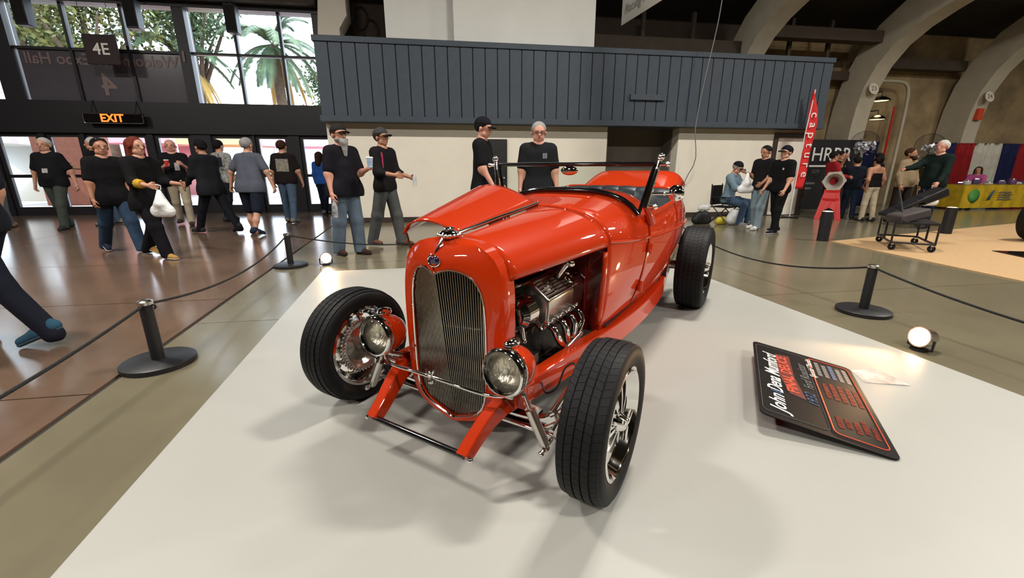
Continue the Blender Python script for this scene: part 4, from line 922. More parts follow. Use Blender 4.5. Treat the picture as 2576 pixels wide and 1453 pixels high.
P('dark', 'man in black cap and black clothes walking left', (-5.75, 8.35), face=-110, H=1.8, shirt=(.012, .013, .016), pants=(.01, .011, .015), sleeve='long', hair='black', cap=(.008, .008, .01), fat=.35, lean=8, la=(15, 8, 30, 0), ra=(10, 8, 20, 0), L=(26, 4), Rt=(-24, 8), foot_pitch=(0, 20), sk='tan', hem=.78)
P('plaid', 'man in black and white plaid shirt with a dark back print', (-6.75, 10.3), face=165, H=1.86, shirt=(.5, .5, .49), pants=(.01, .012, .02), hair='black', L=(12, 6), Rt=(-10, 8), prints=((-.12, .12, 1.2, 1.4, 'b', M['fascia_gap']),))
P('short', 'heavy man in grey tee and navy shorts walking away', (-4.85, 8.1), face=170, H=1.76, shirt=(.09, .1, .13), pants=(.012, .016, .03), shorts=True, fat=1.0, wide=1.0, hair='grey', la=(-10, 30, 12, 0), ra=(-5, 30, 12, 0), lean=7, sk='light', shoe=(.02, .03, .06), sole=(.02, .03, .06), L=(8, 4), Rt=(-12, 8), foot_pitch=(0, 14), hem=.8)
P('back', 'man in black tee with a coloured back print and jeans', (-5.15, 10.0), face=185, H=1.83, shirt=(.014, .01, .01), pants=JN, hair='brown', fat=.4, la=(5, 16, 12, 0), ra=(5, 16, 12, 0), L=(10, 6), Rt=(-8, 6), shoe=(.2, .18, .15), prints=((-.13, .13, 1.12, 1.38, 'b', M['print_multi']),))
P('blue', 'woman in a bright blue top walking out by the doors', (-5.2, 12.0), face=170, H=1.66, shirt=(.025, .1, .38), pants=(.01, .014, .03), sleeve='long', hair='brown', hairtype='long', L=(10, 6), Rt=(-8, 6), shoe=(.3, .3, .32), res=.018)
P('far1', 'person in grey outside the entrance doors', (-6.3, 14.6), face=170, H=1.72, shirt=(.16, .16, .18), pants=NV, hair='brown', res=.02)
P('far2', 'person in a blue shirt outside the entrance doors', (-5.6, 15.3), face=10, H=1.75, shirt=(.06, .12, .25), pants=JN, hair='black', res=.02)
P('beard', 'bearded man in cap and black tee holding a paper cup', (-2.35, 6.13), face=55, H=1.79, shirt=(.009, .008, .012), pants=(.11, .15, .2), cap=(.02, .018, .018), capback=False, glasses=True, beard=('grey', .16), fat=.55, la=(18, 6, 85, 10), ra=(2, 10, 14, 0), hem=.83, jean_wide=.018, shoe=(.05, .025, .02), sole=(.03, .02, .02), L=(6, 4), Rt=(-6, 4), sk='pink')
P('gcap', 'lean man in grey cap and long sleeved black shirt with a water bottle', (-2.0, 6.9), face=68, H=1.82, shirt=(.011, .01, .011), pants=(.085, .09, .09), sleeve='elbow', cap=(.05, .05, .055), capback=False, glasses=True, la=(12, 4, 62, 0), ra=(12, 6, 70, 10), hem=.86, jean_wide=.014, shoe=(.14, .06, .04), sole=(.02, .012, .01), L=(12, 4), Rt=(-14, 4), foot_pitch=(0, 0), sk='tan', prints=((-.16, -.12, 1.2, 1.42, 'f', M['print_pink']),))
P('capC', 'man in black cap and black tee standing behind the raised hood', (-.42, 6.35), face=78, H=1.9, shirt=(.007, .007, .009), pants=NV, cap=(.008, .008, .01), hair='black', fat=.4, la=(10, 4, 22, 0), ra=(12, 6, 20, 0), head=(0, 12), sk='pink', hem=.72)
P('greyD', 'grey haired man with glasses in black tee looking at the car', (.38, 6.45), face=3, H=1.85, shirt=(.012, .013, .015), pants=NV, hair='grey', glasses=True, la=(4, 9, 12, 0), ra=(4, 9, 12, 0), head=(0, 10), sk='pink', hem=.74, wide=.15, prints=((.05, .11, 1.29, 1.36, 'f', M['print_grey']),))
P('seat', 'man in denim shirt and black cap sitting on a folding chair', (4.85, 9.75), face=40, H=1.72, shirt=(.17, .25, .31), pants=(.06, .1, .17), sleeve='long', cap=(.01, .01, .012), hair='grey', lean=8, L=(84, 84), Rt=(80, 88), la=(35, 8, 60, 25), ra=(35, 8, 60, 25), head=(0, 25), sk='pink', shoe=(.2, .2, .2), sole=(.5, .5, .5))
P('jeanR', 'young man in dark polo and pale jeans holding a plastic bag', (5.05, 8.85), face=-68, H=1.66, shirt=(.012, .01, .012), pants=(.2, .26, .3), hair='black', la=(14, 6, 45, 0), ra=(2, 6, 108, 0), shoe=(.65, .63, .6), sole=(.6, .6, .58), sk='tan', L=(10, 6), Rt=(-4, 6), head=(0, 12), jean_wide=.012)
P('blkR', 'man in black cap, black tee and black trousers looking left', (5.1, 8.3), face=-72, H=1.63, shirt=(.006, .006, .007), pants=(.006, .006, .007), cap=(.006, .007, .014), hair='black', la=(6, 8, 25, 0), ra=(6, 8, 25, 0), shoe=(.012, .012, .014), sole=(.65, .65, .64), sk='light', L=(12, 6), Rt=(-10, 6), prints=((.06, .1, 1.3, 1.34, 'f', M['print_white']),))
P('redj', 'person in a red jacket half behind the feather flag', (7.9, 10.9), face=80, H=1.62, shirt=(.3, .015, .02), pants=(.05, .01, .012), sleeve='long', hair='black', ra=(20, 8, 60, 10), la=(30, 8, 60, 0), sk='tan', res=.018, jacket=True)
P('arm', 'person in black with a red sleeve raising an arm at the booth', (8.7, 11.75), face=40, H=1.66, shirt=(.008, .008, .01), pants=(.03, .04, .06), hair='black', ra=(60, 60, 95, 0), sk='tan', res=.018)
P('dk', 'man in navy tee and jeans with his back to the hot rod', (8.45, 10.85), face=150, H=1.5, shirt=(.01, .013, .022), pants=(.018, .03, .055), hair='black', la=(25, 12, 60, 0), ra=(25, 12, 60, 0), sk='tan', res=.018)
P('strp', 'woman in a strapless black top and cream trousers', (8.5, 10.3), face=185, H=1.48, shirt=(.008, .006, .007), pants=(.5, .42, .3), hair='black', hairtype='bun', strapless=True, sleeve='short', la=(-18, 14, 35, 40), ra=(-18, 14, 35, 40), sk='tan', res=.016, hem=.95)
P('blk2', 'man in a black shirt with a pale shoulder print', (9.4, 11.4), face=200, H=1.6, shirt=(.008, .008, .012), pants=(.01, .01, .012), hair='black', sk='tan', res=.018)
P('tan', 'bearded man in a tan sweater facing the tall grey haired man', (9.0, 10.05), face=15, H=1.66, shirt=(.27, .2, .12), pants=(.02, .014, .012), sleeve='long', hair='brown', beard=('brown', .02), fat=.9, wide=.6, la=(4, 12, 20, 0), ra=(4, 14, 20, 0), sk='tan', res=.016, head=(20, 0))
P('tall', 'tall grey haired man in dark green jacket stretching out one arm', (8.75, 9.1), face=-75, H=1.78, shirt=(.008, .016, .014), pants=(.012, .02, .045), sleeve='long', hair='white', la=(20, 8, 20, 0), ra=(55, 10, 25, 0), fat=.4, sk='pink', res=.016, L=(12, 6), Rt=(-12, 6), jacket=True)
P('pink', 'woman in a pink top sitting behind the yellow table', (15.10, 14.29), face=-60, H=1.62, shirt=(.45, .09, .25), pants=NV, hair='brown', hairtype='long', L=(84, 84), Rt=(82, 84), la=(30, 8, 60, 10), ra=(30, 8, 60, 10), sk='tan', res=.02)
e_, w_ = ARMS[HND['red'][0]['label']]['R']
sm_ = MB(); sm_.tube([e_.lerp(w_, t) for t in (-.05, .15, .4, .62)], [.05, .062, .06, .05], 12); obj('yellow_cuff', sm_, cloth((.5, .3, .03)), HND['red'][0])
# ------------------------------------------------------------ display floor, ropes, lamps, sign
def hthing(name, label, cat, u, v, z=0, group=None, rz=0): return thing(name, label, cat, Hp(u, v, z), PSI+rz, group)
mt = [Hp(-1.12, -.6, 0), Hp(3.22, -.6, 0), Hp(2.9, 5.42, 0), Hp(-1.5, 5.34, 0)]
s = MB(); s.prism([tuple(p) for p in mt], (0, 0, 0.0005), (0, 0, .006)); o = obj('display_mat', s, M['mat_white'], smooth=0); tag(o, 'off white floor mat under the hot rod', 'mat')
s = MB(); s.prism([tuple(Hp(*p)) for p in ((6.55, 6.31), (6.3, 3.55), (14.0, 2.4), (15.2, 7.4), (13.2, 7.9))], (0, 0, .0005), (0, 0, .012)); o = obj('tan_carpet', s, M['tan_carpet'], smooth=0); tag(o, 'tan display carpet at the right edge', 'carpet')
STN = {}
pro_s = None
for key, u, v, lab in (('a', -1.85, 2.83, 'black rope stanchion nearest the left of the white mat'), ('b', -1.97, 5.72, 'black rope stanchion at the far left corner of the mat'), ('c', 3.58, 3.0, 'black rope stanchion right of the white mat'), ('d', .75, 5.85, 'black rope stanchion hidden behind the hood'), ('e', 3.45, 5.85, 'black rope stanchion behind the rear wheel'), ('f', -1.78, -.1, 'black rope stanchion beside the camera'), ('g', 3.66, .1, 'black rope stanchion near the right front corner')):
    STN[key] = Hp(u, v)
    if pro_s is None:
        pro_s = hthing('rope_stanchion', lab, 'stanchion', u, v, group='rope stanchions round the mat')
        s = MB(); s.lathe([(0, 0), (.2, 0), (.2, .03), (.19, .036), (0, .04)], 40, 'z'); obj('base', s, M['black'], pro_s)
        s = MB(); s.lathe([(.036, .036), (.036, .4)], 20, 'z'); obj('post', s, M['black'], pro_s)
        s = MB(); s.lathe([(.042, .4), (.042, .42), (.03, .428), (0, .43)], 20, 'z'); obj('top_cap', s, M['chrome_soft'], pro_s)
        s = MB(); s.tube([(.03, 0, .395), (.05, 0, .395), (.055, 0, .38), (.045, 0, .37)], .006, 6); obj('rope_hook', s, M['black'], pro_s)
    else:
        o = copy_tree(pro_s); o.location = Hp(u, v); o['label'] = lab
def rope(a, b, sag, lab, r=.0085):
    A = STN[a]+Vector((0, 0, .395)); B = STN[b]+Vector((0, 0, .395)); d = (B-A).normalized()*.04; A = A+d; B = B-d
    s = MB(); s.tube([A.lerp(B, t)-Vector((0, 0, sag*4*t*(1-t))) for t in np.linspace(0, 1, 32)], r, 7); o = obj('barrier_rope', s, M['rope']); tag(o, lab, 'rope', 'black barrier ropes')
M['rope'] = mat('black braided rope', (.008, .008, .009), .8, bump=.6, bscale=160)
for a, b, sg_, l in (('f', 'a', .1, 'black rope running to the left frame edge'), ('a', 'b', .13, 'black rope between the two left stanchions'), ('b', 'd', .16, 'black rope passing behind the hood'), ('d', 'e', .16, 'black rope hidden behind the hot rod body'), ('e', 'c', .2, 'black rope from the rear wheel to the right stanchion'), ('c', 'g', .14, 'black rope running to the right frame edge')): rope(a, b, sg_, l)
for (x, y), lab, tgt, en in (((-2.42, 5.42), 'bright floor spotlight at the far left mat corner', (-.1, 2.0, .55), 55), ((2.82, 2.72), 'bright floor spotlight beside the black sign', (.1, 2.2, .6), 75)):
    t = thing('floor_spotlight', lab, 'spotlight', (x, y, 0.0))
    dr = (Vector(tgt)-Vector((x, y, .09))).normalized(); q = dr.to_track_quat('Z', 'Y').to_matrix().to_4x4(); Mx = Matrix.Translation((0, 0, .095)) @ q
    s = MB(); s.lathe([(0, -.09), (.045, -.09), (.062, -.05), (.068, .02), (.072, .03), (.064, .03), (.055, -.02), (.0, -.04)], 28, 'z'); s.xf(Mx); obj('housing', s, M['chrome_soft'], t)
    s = MB(); s.lathe([(0, .018), (.03, .018), (.058, .01)], 24, 'z'); s.xf(Mx); obj('lens', s, M['lamp_warm'], t)
    s = MB(); s.tube([(-.075, 0, .095), (-.075, 0, .02), (0, 0, .008), (.075, 0, .02), (.075, 0, .095)], .008, 6); s.lathe([(0, 0), (.05, 0), (.05, .012), (0, .012)], 20, 'z'); s.xf(Matrix.Rotation(math.atan2(dr.y, dr.x)-PI/2, 4, 'Z')); obj('bracket', s, M['black'], t)
    ld = bpy.data.lights.new('spot_light', 'SPOT'); ld.energy = en; ld.color = (1, .6, .3); ld.spot_size = R(75); ld.spot_blend = .6; ld.shadow_soft_size = .04
    lo = link('spot_light', ld, t); lo.matrix_local = Matrix.Translation(Vector((0, 0, .095))+dr*.065) @ (-dr).to_track_quat('Z', 'Y').to_matrix().to_4x4()
# sign board lying tilted on a low stand
e1 = Vector((.475, .88, 0)).normalized(); e2 = Vector((-.485, .228, .085)).normalized(); e3 = e1.cross(e2).normalized()
SG = Matrix.Translation((1.655, 1.535, .014)) @ Matrix((e1, e2, e3)).transposed().to_4x4()
sgn = bpy.data.objects.new('sign_board', None); COL.objects.link(sgn); sgn.matrix_world = SG; tag(sgn, 'black show sign with script names beside the hot rod', 'sign')
SW, SH = .97, .545
def rrect(x0, y0, x1, y1, r, z=0, n=5):
    out = []
    for cx_, cy_, a in ((x1-r, y1-r, 0), (x0+r, y1-r, 90), (x0+r, y0+r, 180), (x1-r, y0+r, 270)): out += [(cx_+r*math.cos(R(a+90*k/n)), cy_+r*math.sin(R(a+90*k/n)), z) for k in range(n+1)]
    return out
s = MB(); s.prism(rrect(0, 0, SW, SH, .035), (0, 0, -.006), (0, 0, .0)); obj('board', s, mat('black sign vinyl', (.006, .005, .005), .55, spec=.15), sgn, smooth=0)
s = MB(); s.tube(rrect(.05, .025, .93, .235, .03, .001), .003, 5, closed=True); obj('red_border', s, M['ink_red'], sgn)
s = MB(); s.tube(rrect(.05, .25, .93, .53, .03, .0005), .001, 4, closed=True); obj('grey_border', s, M['ink_grey'], sgn)
text('lettering', 'John', .105, M['ink_white'], sgn, (.17, .455, .001), (0, 0, 0), .0006, shear=.35, bold=.0008, sx=.95)
text('lettering', '&', .075, M['ink_blue'], sgn, (.29, .455, .001), (0, 0, 0), .0006, shear=.2)
text('lettering', 'Dena Mumford', .105, M['ink_white'], sgn, (.55, .455, .001), (0, 0, 0), .0006, shear=.35, bold=.0008, sx=.8)
s = MB(); s.prism([(.3, .315, 0), (.55, .345, 0), (.86, .345, 0), (.84, .425, 0), (.53, .425, 0), (.32, .39, 0)], (0, 0, .0004), (0, 0, .001)); obj('red_flash', s, mat('dark red flash', (.1, .008, .005), .6), sgn, smooth=0)
text('lettering', 'FINAL DEUCE', .078, M['ink_red'], sgn, (.58, .38, .0018), (0, 0, R(3)), .0006, bold=.002, sx=1.0)
text('lettering', '1932', .07, M['ink_blue'], sgn, (.33, .285, .001), (0, 0, R(3)), .0006, shear=.3)
text('lettering', 'Ford Roadster', .07, M['ink_grey'], sgn, (.62, .285, .001), (0, 0, R(2)), .0006, shear=.35, sx=.8)
text('lettering', 'Special Thanks', .045, M['ink_white'], sgn, (.77, .238, .0025), (0, 0, 0), .0006, shear=.35)
M['ink_dred'] = mat('brick red text block', (.24, .035, .02), .7, noise=.8, nscale=45, col2=(.05, .01, .008), spec=.1)
for k in range(5):
    y = .195-.036*k
    for x0, x1, m_ in ((.42, .62-.02*(k == 0), M['ink_dred']), (.12+.02*(k % 2), .23+.03*(k == 3), M['ink_dred']), (.7, .9-.02*(k % 2), M['ink_grey'] if k != 2 else M['ink_blue'])):
        n_ = 5; xs = np.linspace(x0, x1, n_+1)
        s = MB()
        for a, b in zip(xs[:-1], xs[1:]): s.bbox((a, y-.011, .0004), (b-.004, y+.011, .001))
        obj('text_line', s, m_, sgn, smooth=0, kind='stuff')
for x in (.2, .77):
    s = MB(); s.box((x, SH-.06, -.042), (.02, .03, .07)); obj('stand_foot', s, M['black'], sgn)
pb = [Vector((2.1, 2.4, .007)), Vector((2.26, 2.4, .014)), Vector((2.29, 2.2, .010)), Vector((2.06, 2.24, .007))]
s = MB(); c_ = Vector((2.28, 2.28, 0)); s.quad(*[p-c_ for p in pb]); o = obj('show_flyer', s, mat('printed flyer', (.62, .58, .55), .5, noise=.8, nscale=7, col2=(.2, .16, .15)), smooth=0, solid=.0008); o.location = c_; tag(o, 'pale printed flyer lying beside the black sign', 'flyer')

# ------------------------------------------------------------ entrance signs and hanging boxes
t = hthing('exit_sign', 'lit EXIT sign hanging over the glass doors', 'exit sign', -8.22, 13.1, 2.44)
s = MB(); s.bbox((-.68, -.04, -.13), (.68, .04, .13)); obj('case', s, M['black_gloss'], t, bevel=.02)
s = MB(); s.tube(rrect(-.67, -.115, .67, .115, .03), .006, 5, closed=True); o = obj('case_edge', s, M['chrome_soft'], t); o.rotation_euler = (PI/2, 0, 0); o.location = (0, -.045, 0)
text('lettering', 'EXIT', .26, mat('lit red letters', (.9, .2, .05), .5, emit=(1, .14, .015), estr=2.4), t, (-.03, -.045, 0), (PI/2, 0, 0), .004, bold=.006)
for dx in (-.5, .5): s = MB(); s.tube([(dx, 0, .13), (dx, .15, .45)], .012, 6); obj('bracket', s, M['black'], t)
t = hthing('hall_sign', 'dark red square sign reading 4E before the windows', 'sign', -8.02, 12.9, 3.98)
s = MB(); s.bbox((-.36, -.02, -.33), (.36, .02, .33)); obj('panel', s, mat('dark maroon panel', (.022, .009, .009), .6), t, bevel=.01)
text('lettering', '4E', .36, M['ink_white'], t, (0, -.024, 0), (PI/2, 0, 0), .002, bold=.004)
for dx in (-.3, .3): s = MB(); s.tube([(dx, 0, .33), (dx, 0, 1.2)], .006, 5); obj('hanger', s, M['black'], t)
for u, z, l in ((-9.5, 4.75, 'black speaker box hanging at the upper left window'), (-7.2, 4.78, 'black speaker box hanging between the trees view'), (-5.0, 4.78, 'black speaker box hanging before the palm window')):
    t = hthing('hanging_speaker', l, 'speaker', u, 12.95, z)
    s = MB(); s.bbox((-.13, -.13, -.32), (.13, .13, .32)); obj('cabinet', s, M['black'], t, bevel=.015)
    s = MB(); s.bbox((-.11, -.138, -.28), (.11, -.13, .28)); obj('grille', s, M['rope'], t, smooth=0)
    s = MB(); s.tube([(0, 0, .32), (0, 0, .7)], .02, 8); obj('pole', s, M['black'], t)

# ------------------------------------------------------------ outdoors
M['street'] = mat('sunlit pavement', (.5, .48, .45), .9, noise=.2, nscale=2)
s = MB(); s.bbox((-70, 13.7, -.1), (40, 90, -.01)); hs('ground_outside', s, M['street'], smooth=0, label='pale pavement outside the doors')
M['leafA'] = mat('green leaves', (.06, .1, .03), .6, noise=.6, nscale=.9, col2=(.028, .055, .018)); M['leafB'] = mat('yellow green leaves', (.2, .2, .045), .6, noise=.6, nscale=.9, col2=(.03, .05, .018)); M['palm'] = mat('palm green', (.1, .16, .07), .55, noise=.5, nscale=2, col2=(.03, .05, .025)); M['bark'] = mat('bark', (.13, .09, .06), .9, noise=.5, nscale=6, bump=.5); M['palm_dry'] = mat('dry golden frond', (.45, .28, .08), .8)
for m_ in ('leafA', 'leafB'):
    M[m_].node_tree.nodes['Principled BSDF'].inputs['Transmission Weight'].default_value = 0
def tree(u, v, h_, rx, rz, m_, n, lab):
    t = hthing('tree', lab, 'tree', u, v, 0, 'trees outside the entrance')
    s = MB(); s.tube(resample([(0, 0, 0), (.1, 0, h_*.3), (-.1, .1, h_*.6), (.1, 0, h_)], 10), [.28-.02*i for i in range(10)], 8)
    for k in range(6): a = 2*PI*k/6+.3; s.tube([(0, 0, h_*.55), (rx*.4*math.cos(a), rx*.4*math.sin(a), h_*.8), (rx*.8*math.cos(a), rx*.8*math.sin(a), h_+rz*.2*math.sin(3*a))], [.12, .08, .03], 6)
    obj('trunk', s, M['bark'], t)
    cl = rng.normal(size=(26, 3)); cl /= np.linalg.norm(cl, axis=1)[:, None]; cl *= (rng.random((26, 1))**.4)*.85; vs = []; fs = []
    for i in range(n):
        c = cl[rng.integers(26)]+rng.normal(size=3)*.17; p = np.array((c[0]*rx, c[1]*rx, h_+c[2]*rz)); a = rng.normal(size=3); a /= np.linalg.norm(a); b = np.cross(a, rng.normal(size=3)); b /= np.linalg.norm(b); L_ = .08+.07*rng.random(); W_ = L_*.5
        o_ = len(vs); vs += [p-a*L_, p+b*W_, p+a*L_, p-b*W_]; fs.append((o_, o_+1, o_+2, o_+3))
    s = MB(); s.add(vs, fs); obj('foliage', s, m_, t, smooth=0, kind='stuff')
tree(-17.5, 23, 7.6, 3.0, 2.6, M['leafA'], 6500, 'dark leafy tree filling the upper left window')
tree(-14.2, 22, 7.2, 2.6, 2.2, M['leafB'], 5600, 'sunlit yellow green tree behind the 4E sign')
tree(-11.6, 25, 8.4, 2.3, 2.4, M['leafA'], 4000, 'leafy tree left of the palms')
tree(-6.2, 30, 5.2, 2.2, 2.6, M['leafA'], 4000, 'grey green tree at the right of the palm window')
tree(-21.5, 25, 6.8, 3.0, 2.8, M['leafA'], 2600, 'leafy tree seen at the left frame edge')
def palm(u, v, h_, r_, n, lab):
    t = hthing('palm_tree', lab, 'tree', u, v, 0, 'palms outside the entrance')
    s = MB(); s.tube([(0, 0, 0), (.1, 0, h_*.5), (0, 0, h_)], [.3, .26, .24], 10); obj('trunk', s, M['bark'], t)
    for k in range(n):
        az = 2*PI*k/n*2.4+rng.random()*.3; el = R(75-125*(k/n)); pts = []; p = Vector((0, 0, h_)); d = Vector((math.cos(az)*math.cos(el), math.sin(az)*math.cos(el), math.sin(el)))
        for i in range(12):
            pts.append(p.copy()); p = p+d*(r_/10); d = (d+Vector((0, 0, -.17))).normalized()
        s = MB(); s.tube(pts, .018, 4); side = Vector((-math.sin(az), math.cos(az), 0))
        for i in range(60):
            q = 1+10*i/60; j = int(q); b = pts[j].lerp(pts[min(j+1, 11)], q-j); fw = (pts[min(j+1, 11)]-pts[j]).normalized(); ln = r_*.2*math.sin(PI*(.12+.8*i/60))+.06
            for sg in (1, -1):
                dd = (side*sg*.8+fw*.7+Vector((0, 0, -.35))).normalized(); w_ = fw*.034; s.add([b-w_, b+w_, b+dd*ln], [(0, 1, 2)])
        obj('frond', s, M['palm'] if k < n*.8 else M['palm_dry'], t, smooth=0)
palm(-8.3, 26, 7.3, 2.9, 34, 'feathery palm tree centred in the bright window')
palm(-12.4, 25, 6.6, 2.8, 30, 'palm fronds drooping at the left of the bright window')
s = MB(); s.bbox((-13.3, 17, 0), (-11.4, 17.6, 3.2)); bw_ = hs('wall_brick_outside', s, mat('red brown brick', (.26, .09, .06), .85, noise=.3, nscale=9), smooth=0, label='red brick wall outside the doors')
for u, v, w_, h_, c, l in ((-15.2, 18, 2.6, 2.3, (.75, .75, .75), 'white canvas tent outside the left door'), (-12.2, 21.5, 2.8, 2.5, (.8, .35, .4), 'red pop-up tent outside the doors'), (-8.6, 20, 2.6, 2.4, (.85, .5, .3), 'orange pop-up tent outside the doors'), (-6.0, 21, 2.6, 2.4, (.85, .45, .55), 'pink pop-up tent outside the doors')):
    t = hthing('popup_tent', l, 'tent', u, v)
    m_ = mat('tent canvas', c, .8); hw = w_/2
    s = MB(); s.grid([[(-hw, -hw, h_-.3), (hw, -hw, h_-.3), (hw, hw, h_-.3), (-hw, hw, h_-.3)], [(-hw, -hw, h_), (hw, -hw, h_), (hw, hw, h_), (-hw, hw, h_)], [(-.02, -.02, h_+.7), (.02, -.02, h_+.7), (.02, .02, h_+.7), (-.02, .02, h_+.7)]], closed_v=True); obj('canopy', s, m_, t, smooth=0)
    if u < -12: s = MB(); s.quad((-hw, hw, .0), (hw, hw, .0), (hw, hw, h_-.3), (-hw, hw, h_-.3)); obj('back_wall', s, m_, t, solid=.01)
    for a, b in ((-1, -1), (1, -1), (1, 1), (-1, 1)): s = MB(); s.tube([(a*hw*.98, b*hw*.98, 0), (a*hw*.98, b*hw*.98, h_)], .03, 6); obj('leg', s, M['white'], t)

# ------------------------------------------------------------ right-hand side of the hall
def flagshape(z): return .03+.22*min(1, (3.05-z)/.5)*(1 if z > .95 else .9)
t = hthing('feather_flag', 'tall red feather flag with white lettering by the brown door', 'flag', 8.75, 9.75)
s = MB(); rows = []
for i, z in enumerate(np.linspace(.72, 3.0, 30)):
    q = (z-.72)/2.28; w_ = .3*(1-q**5)*(.75+.25*q)+.01; x0 = .06+.16*q-.1*q*q; rows.append([(x0-.08+w_*k/5-.0, .03*math.sin(3*q*PI+k*.8), z) for k in range(6)])
s.grid(rows); obj('cloth', s, mat('red flag cloth', (.62, .02, .02), .7), t, solid=.003)
s = MB(); s.tube([(0, 0, 0), (0, 0, .8), (.03, 0, 2), (.1, 0, 3.02)], .012, 6); obj('pole', s, M['white'], t)
s = MB(); s.box((0, 0, .012), (.5, .05, .02)); s.box((0, 0, .014), (.05, .5, .02)); obj('foot', s, M['black'], t)
for i, ch in enumerate('capture'): text('lettering', ch, .3, M['white'], t, (.16, -.05, 2.45-.23*i), (PI/2, R(90), 0), .002)
# booth backdrop
t = hthing('booth_banner', 'black booth banner with large white letters', 'banner', 11.6, 11.75)
s = MB(); s.bbox((-1.15, 0, .0), (1.0, .03, 2.04)); obj('panel', s, mat('black banner vinyl', (.012, .012, .015), .5, noise=.5, nscale=3), t, smooth=0)
text('lettering', 'HRBR', .55, M['ink_white'], t, (.0, -.01, 1.6), (PI/2, 0, 0), .002, bold=.003, sx=1.0)
s = MB(); s.bbox((-.7, -.012, 1.26), (.55, -.001, 1.31)); obj('underline', s, M['ink_white'], t, smooth=0)
text('lettering', '009', .17, M['ink_grey'], t, (-.45, -.01, 1.12), (PI/2, 0, 0), .002)
for k, (z, w_) in enumerate(((.75, .5), (.6, .4))): s = MB(); s.bbox((-.9, -.012, z), (-.9+w_, -.001, z+.06)); obj('small_print', s, M['ink_grey'], t, smooth=0)
for dx in (-1.12, .97): s = MB(); s.tube([(dx, .05, 0), (dx, .05, 2.08)], .02, 6); obj('pole', s, M['chrome_soft'], t)
# red jack stand holding a bell housing
t = hthing('jack_stand', 'large red jack stand topped by a cast bell housing', 'stand', 9.4, 9.3, rz=R(-44))
RD = mat('gloss red enamel', (.48, .012, .01), .3, coat=.6)
for sx in (-1, 1):
    for sy in (-1, 1):
        s = MB(); s.prism([(sx*.3, sy*.24, 0), (sx*.2, sy*.24, 0), (sx*.08, sy*.08, .74), (sx*.17, sy*.08, .74)], (0, -.012, 0), (0, .012, 0)); obj('leg', s, RD, t, bevel=.005)
for sy in (-1, 1):
    s = MB(); s.prism([(-.3, sy*.24, 0), (-.17, sy*.24, 0), (-.12, sy*.19, .24), (0, sy*.17, .32), (.12, sy*.19, .24), (.17, sy*.24, 0), (.3, sy*.24, 0), (.16, sy*.08, .74), (-.16, sy*.08, .74)], (0, -.008, 0), (0, .008, 0)); obj('side_plate', s, RD, t, smooth=0)
for z, hw in ((.42, .18),):
    s = MB(); s.bbox((-hw, -hw*.8, z), (hw, -hw*.8+.02, z+.14)); obj('cross_plate', s, RD, t); s = MB(); s.bbox((-hw, hw*.8-.02, z), (hw, hw*.8, z+.14)); obj('cross_plate', s, RD, t)
s = MB(); s.bbox((-.18, -.1, .7), (.18, .1, .78)); obj('saddle', s, RD, t, bevel=.01)
cast = mat('cast aluminium', (.5, .46, .4), .45, .7)
s = MB(); rows = []
for r_, y in ((.235, -.1), (.24, -.07), (.2, -.07), (.17, .02), (.12, .1), (.085, .1), (.085, .08), (.13, .0), (.19, -.1)):
    rows.append([(r_*(1+(.12 if r_ > .23 and k % 6 < 2 else 0))*math.cos(2*PI*k/36), y, 1.0+r_*(1+(.12 if r_ > .23 and k % 6 < 2 else 0))*math.sin(2*PI*k/36)) for k in range(36)])
s.grid(rows, closed_u=True, closed_v=True); obj('bell_housing', s, cast, t, smooth=40)
t.scale = (.9, .9, .92)
# drapes: single panels on a rail
def drape(u0, u1, v, z1, c, lab):
    w_ = u1-u0; t = hthing('drape_panel', lab, 'drape', (u0+u1)/2, v, 0, 'red, white and blue booth drapes')
    w_ -= .03; rows = [[(-w_/2+w_*k/24, .05*math.sin(k*1.7)+.03*math.sin(k*.7+z), z) for k in range(25)] for z in np.linspace(.03, z1, 6)]
    s = MB(); s.grid(rows); obj('cloth', s, cloth(c, .1), t, solid=.004)
    s = MB(); s.tube([(-w_/2, .0, z1-.02), (w_/2, .0, z1-.02)], .02, 6); obj('rail', s, M['chrome_soft'], t)
CR_, CW_, CB_ = (.3, .018, .02), (.55, .53, .46), (.018, .022, .075)
for u0, u1, c, l in ((10.2, 10.6, CR_, 'red drape panel just left of the booth banner'), (12.0, 12.7, CB_, 'blue drape panel right of the booth banner'), (12.7, 13.3, CW_, 'white drape panel between arch ribs'), (13.3, 13.8, CB_, 'dark blue drape panel beside the white one'), (15.9, 16.8, CB_, 'blue drape panel behind the tall man'), (17.0, 17.75, CR_, 'red drape panel beside the numbered arch'), (17.75, 18.9, CW_, 'wide white drape panel behind the yellow table'), (18.9, 19.6, CB_, 'blue drape panel behind the yellow table'), (19.6, 20.6, CR_, 'red drape panel at the right frame edge')): drape(u0, u1, 12.3 if u0 < 17 else 12.45, 2.03, c, l)
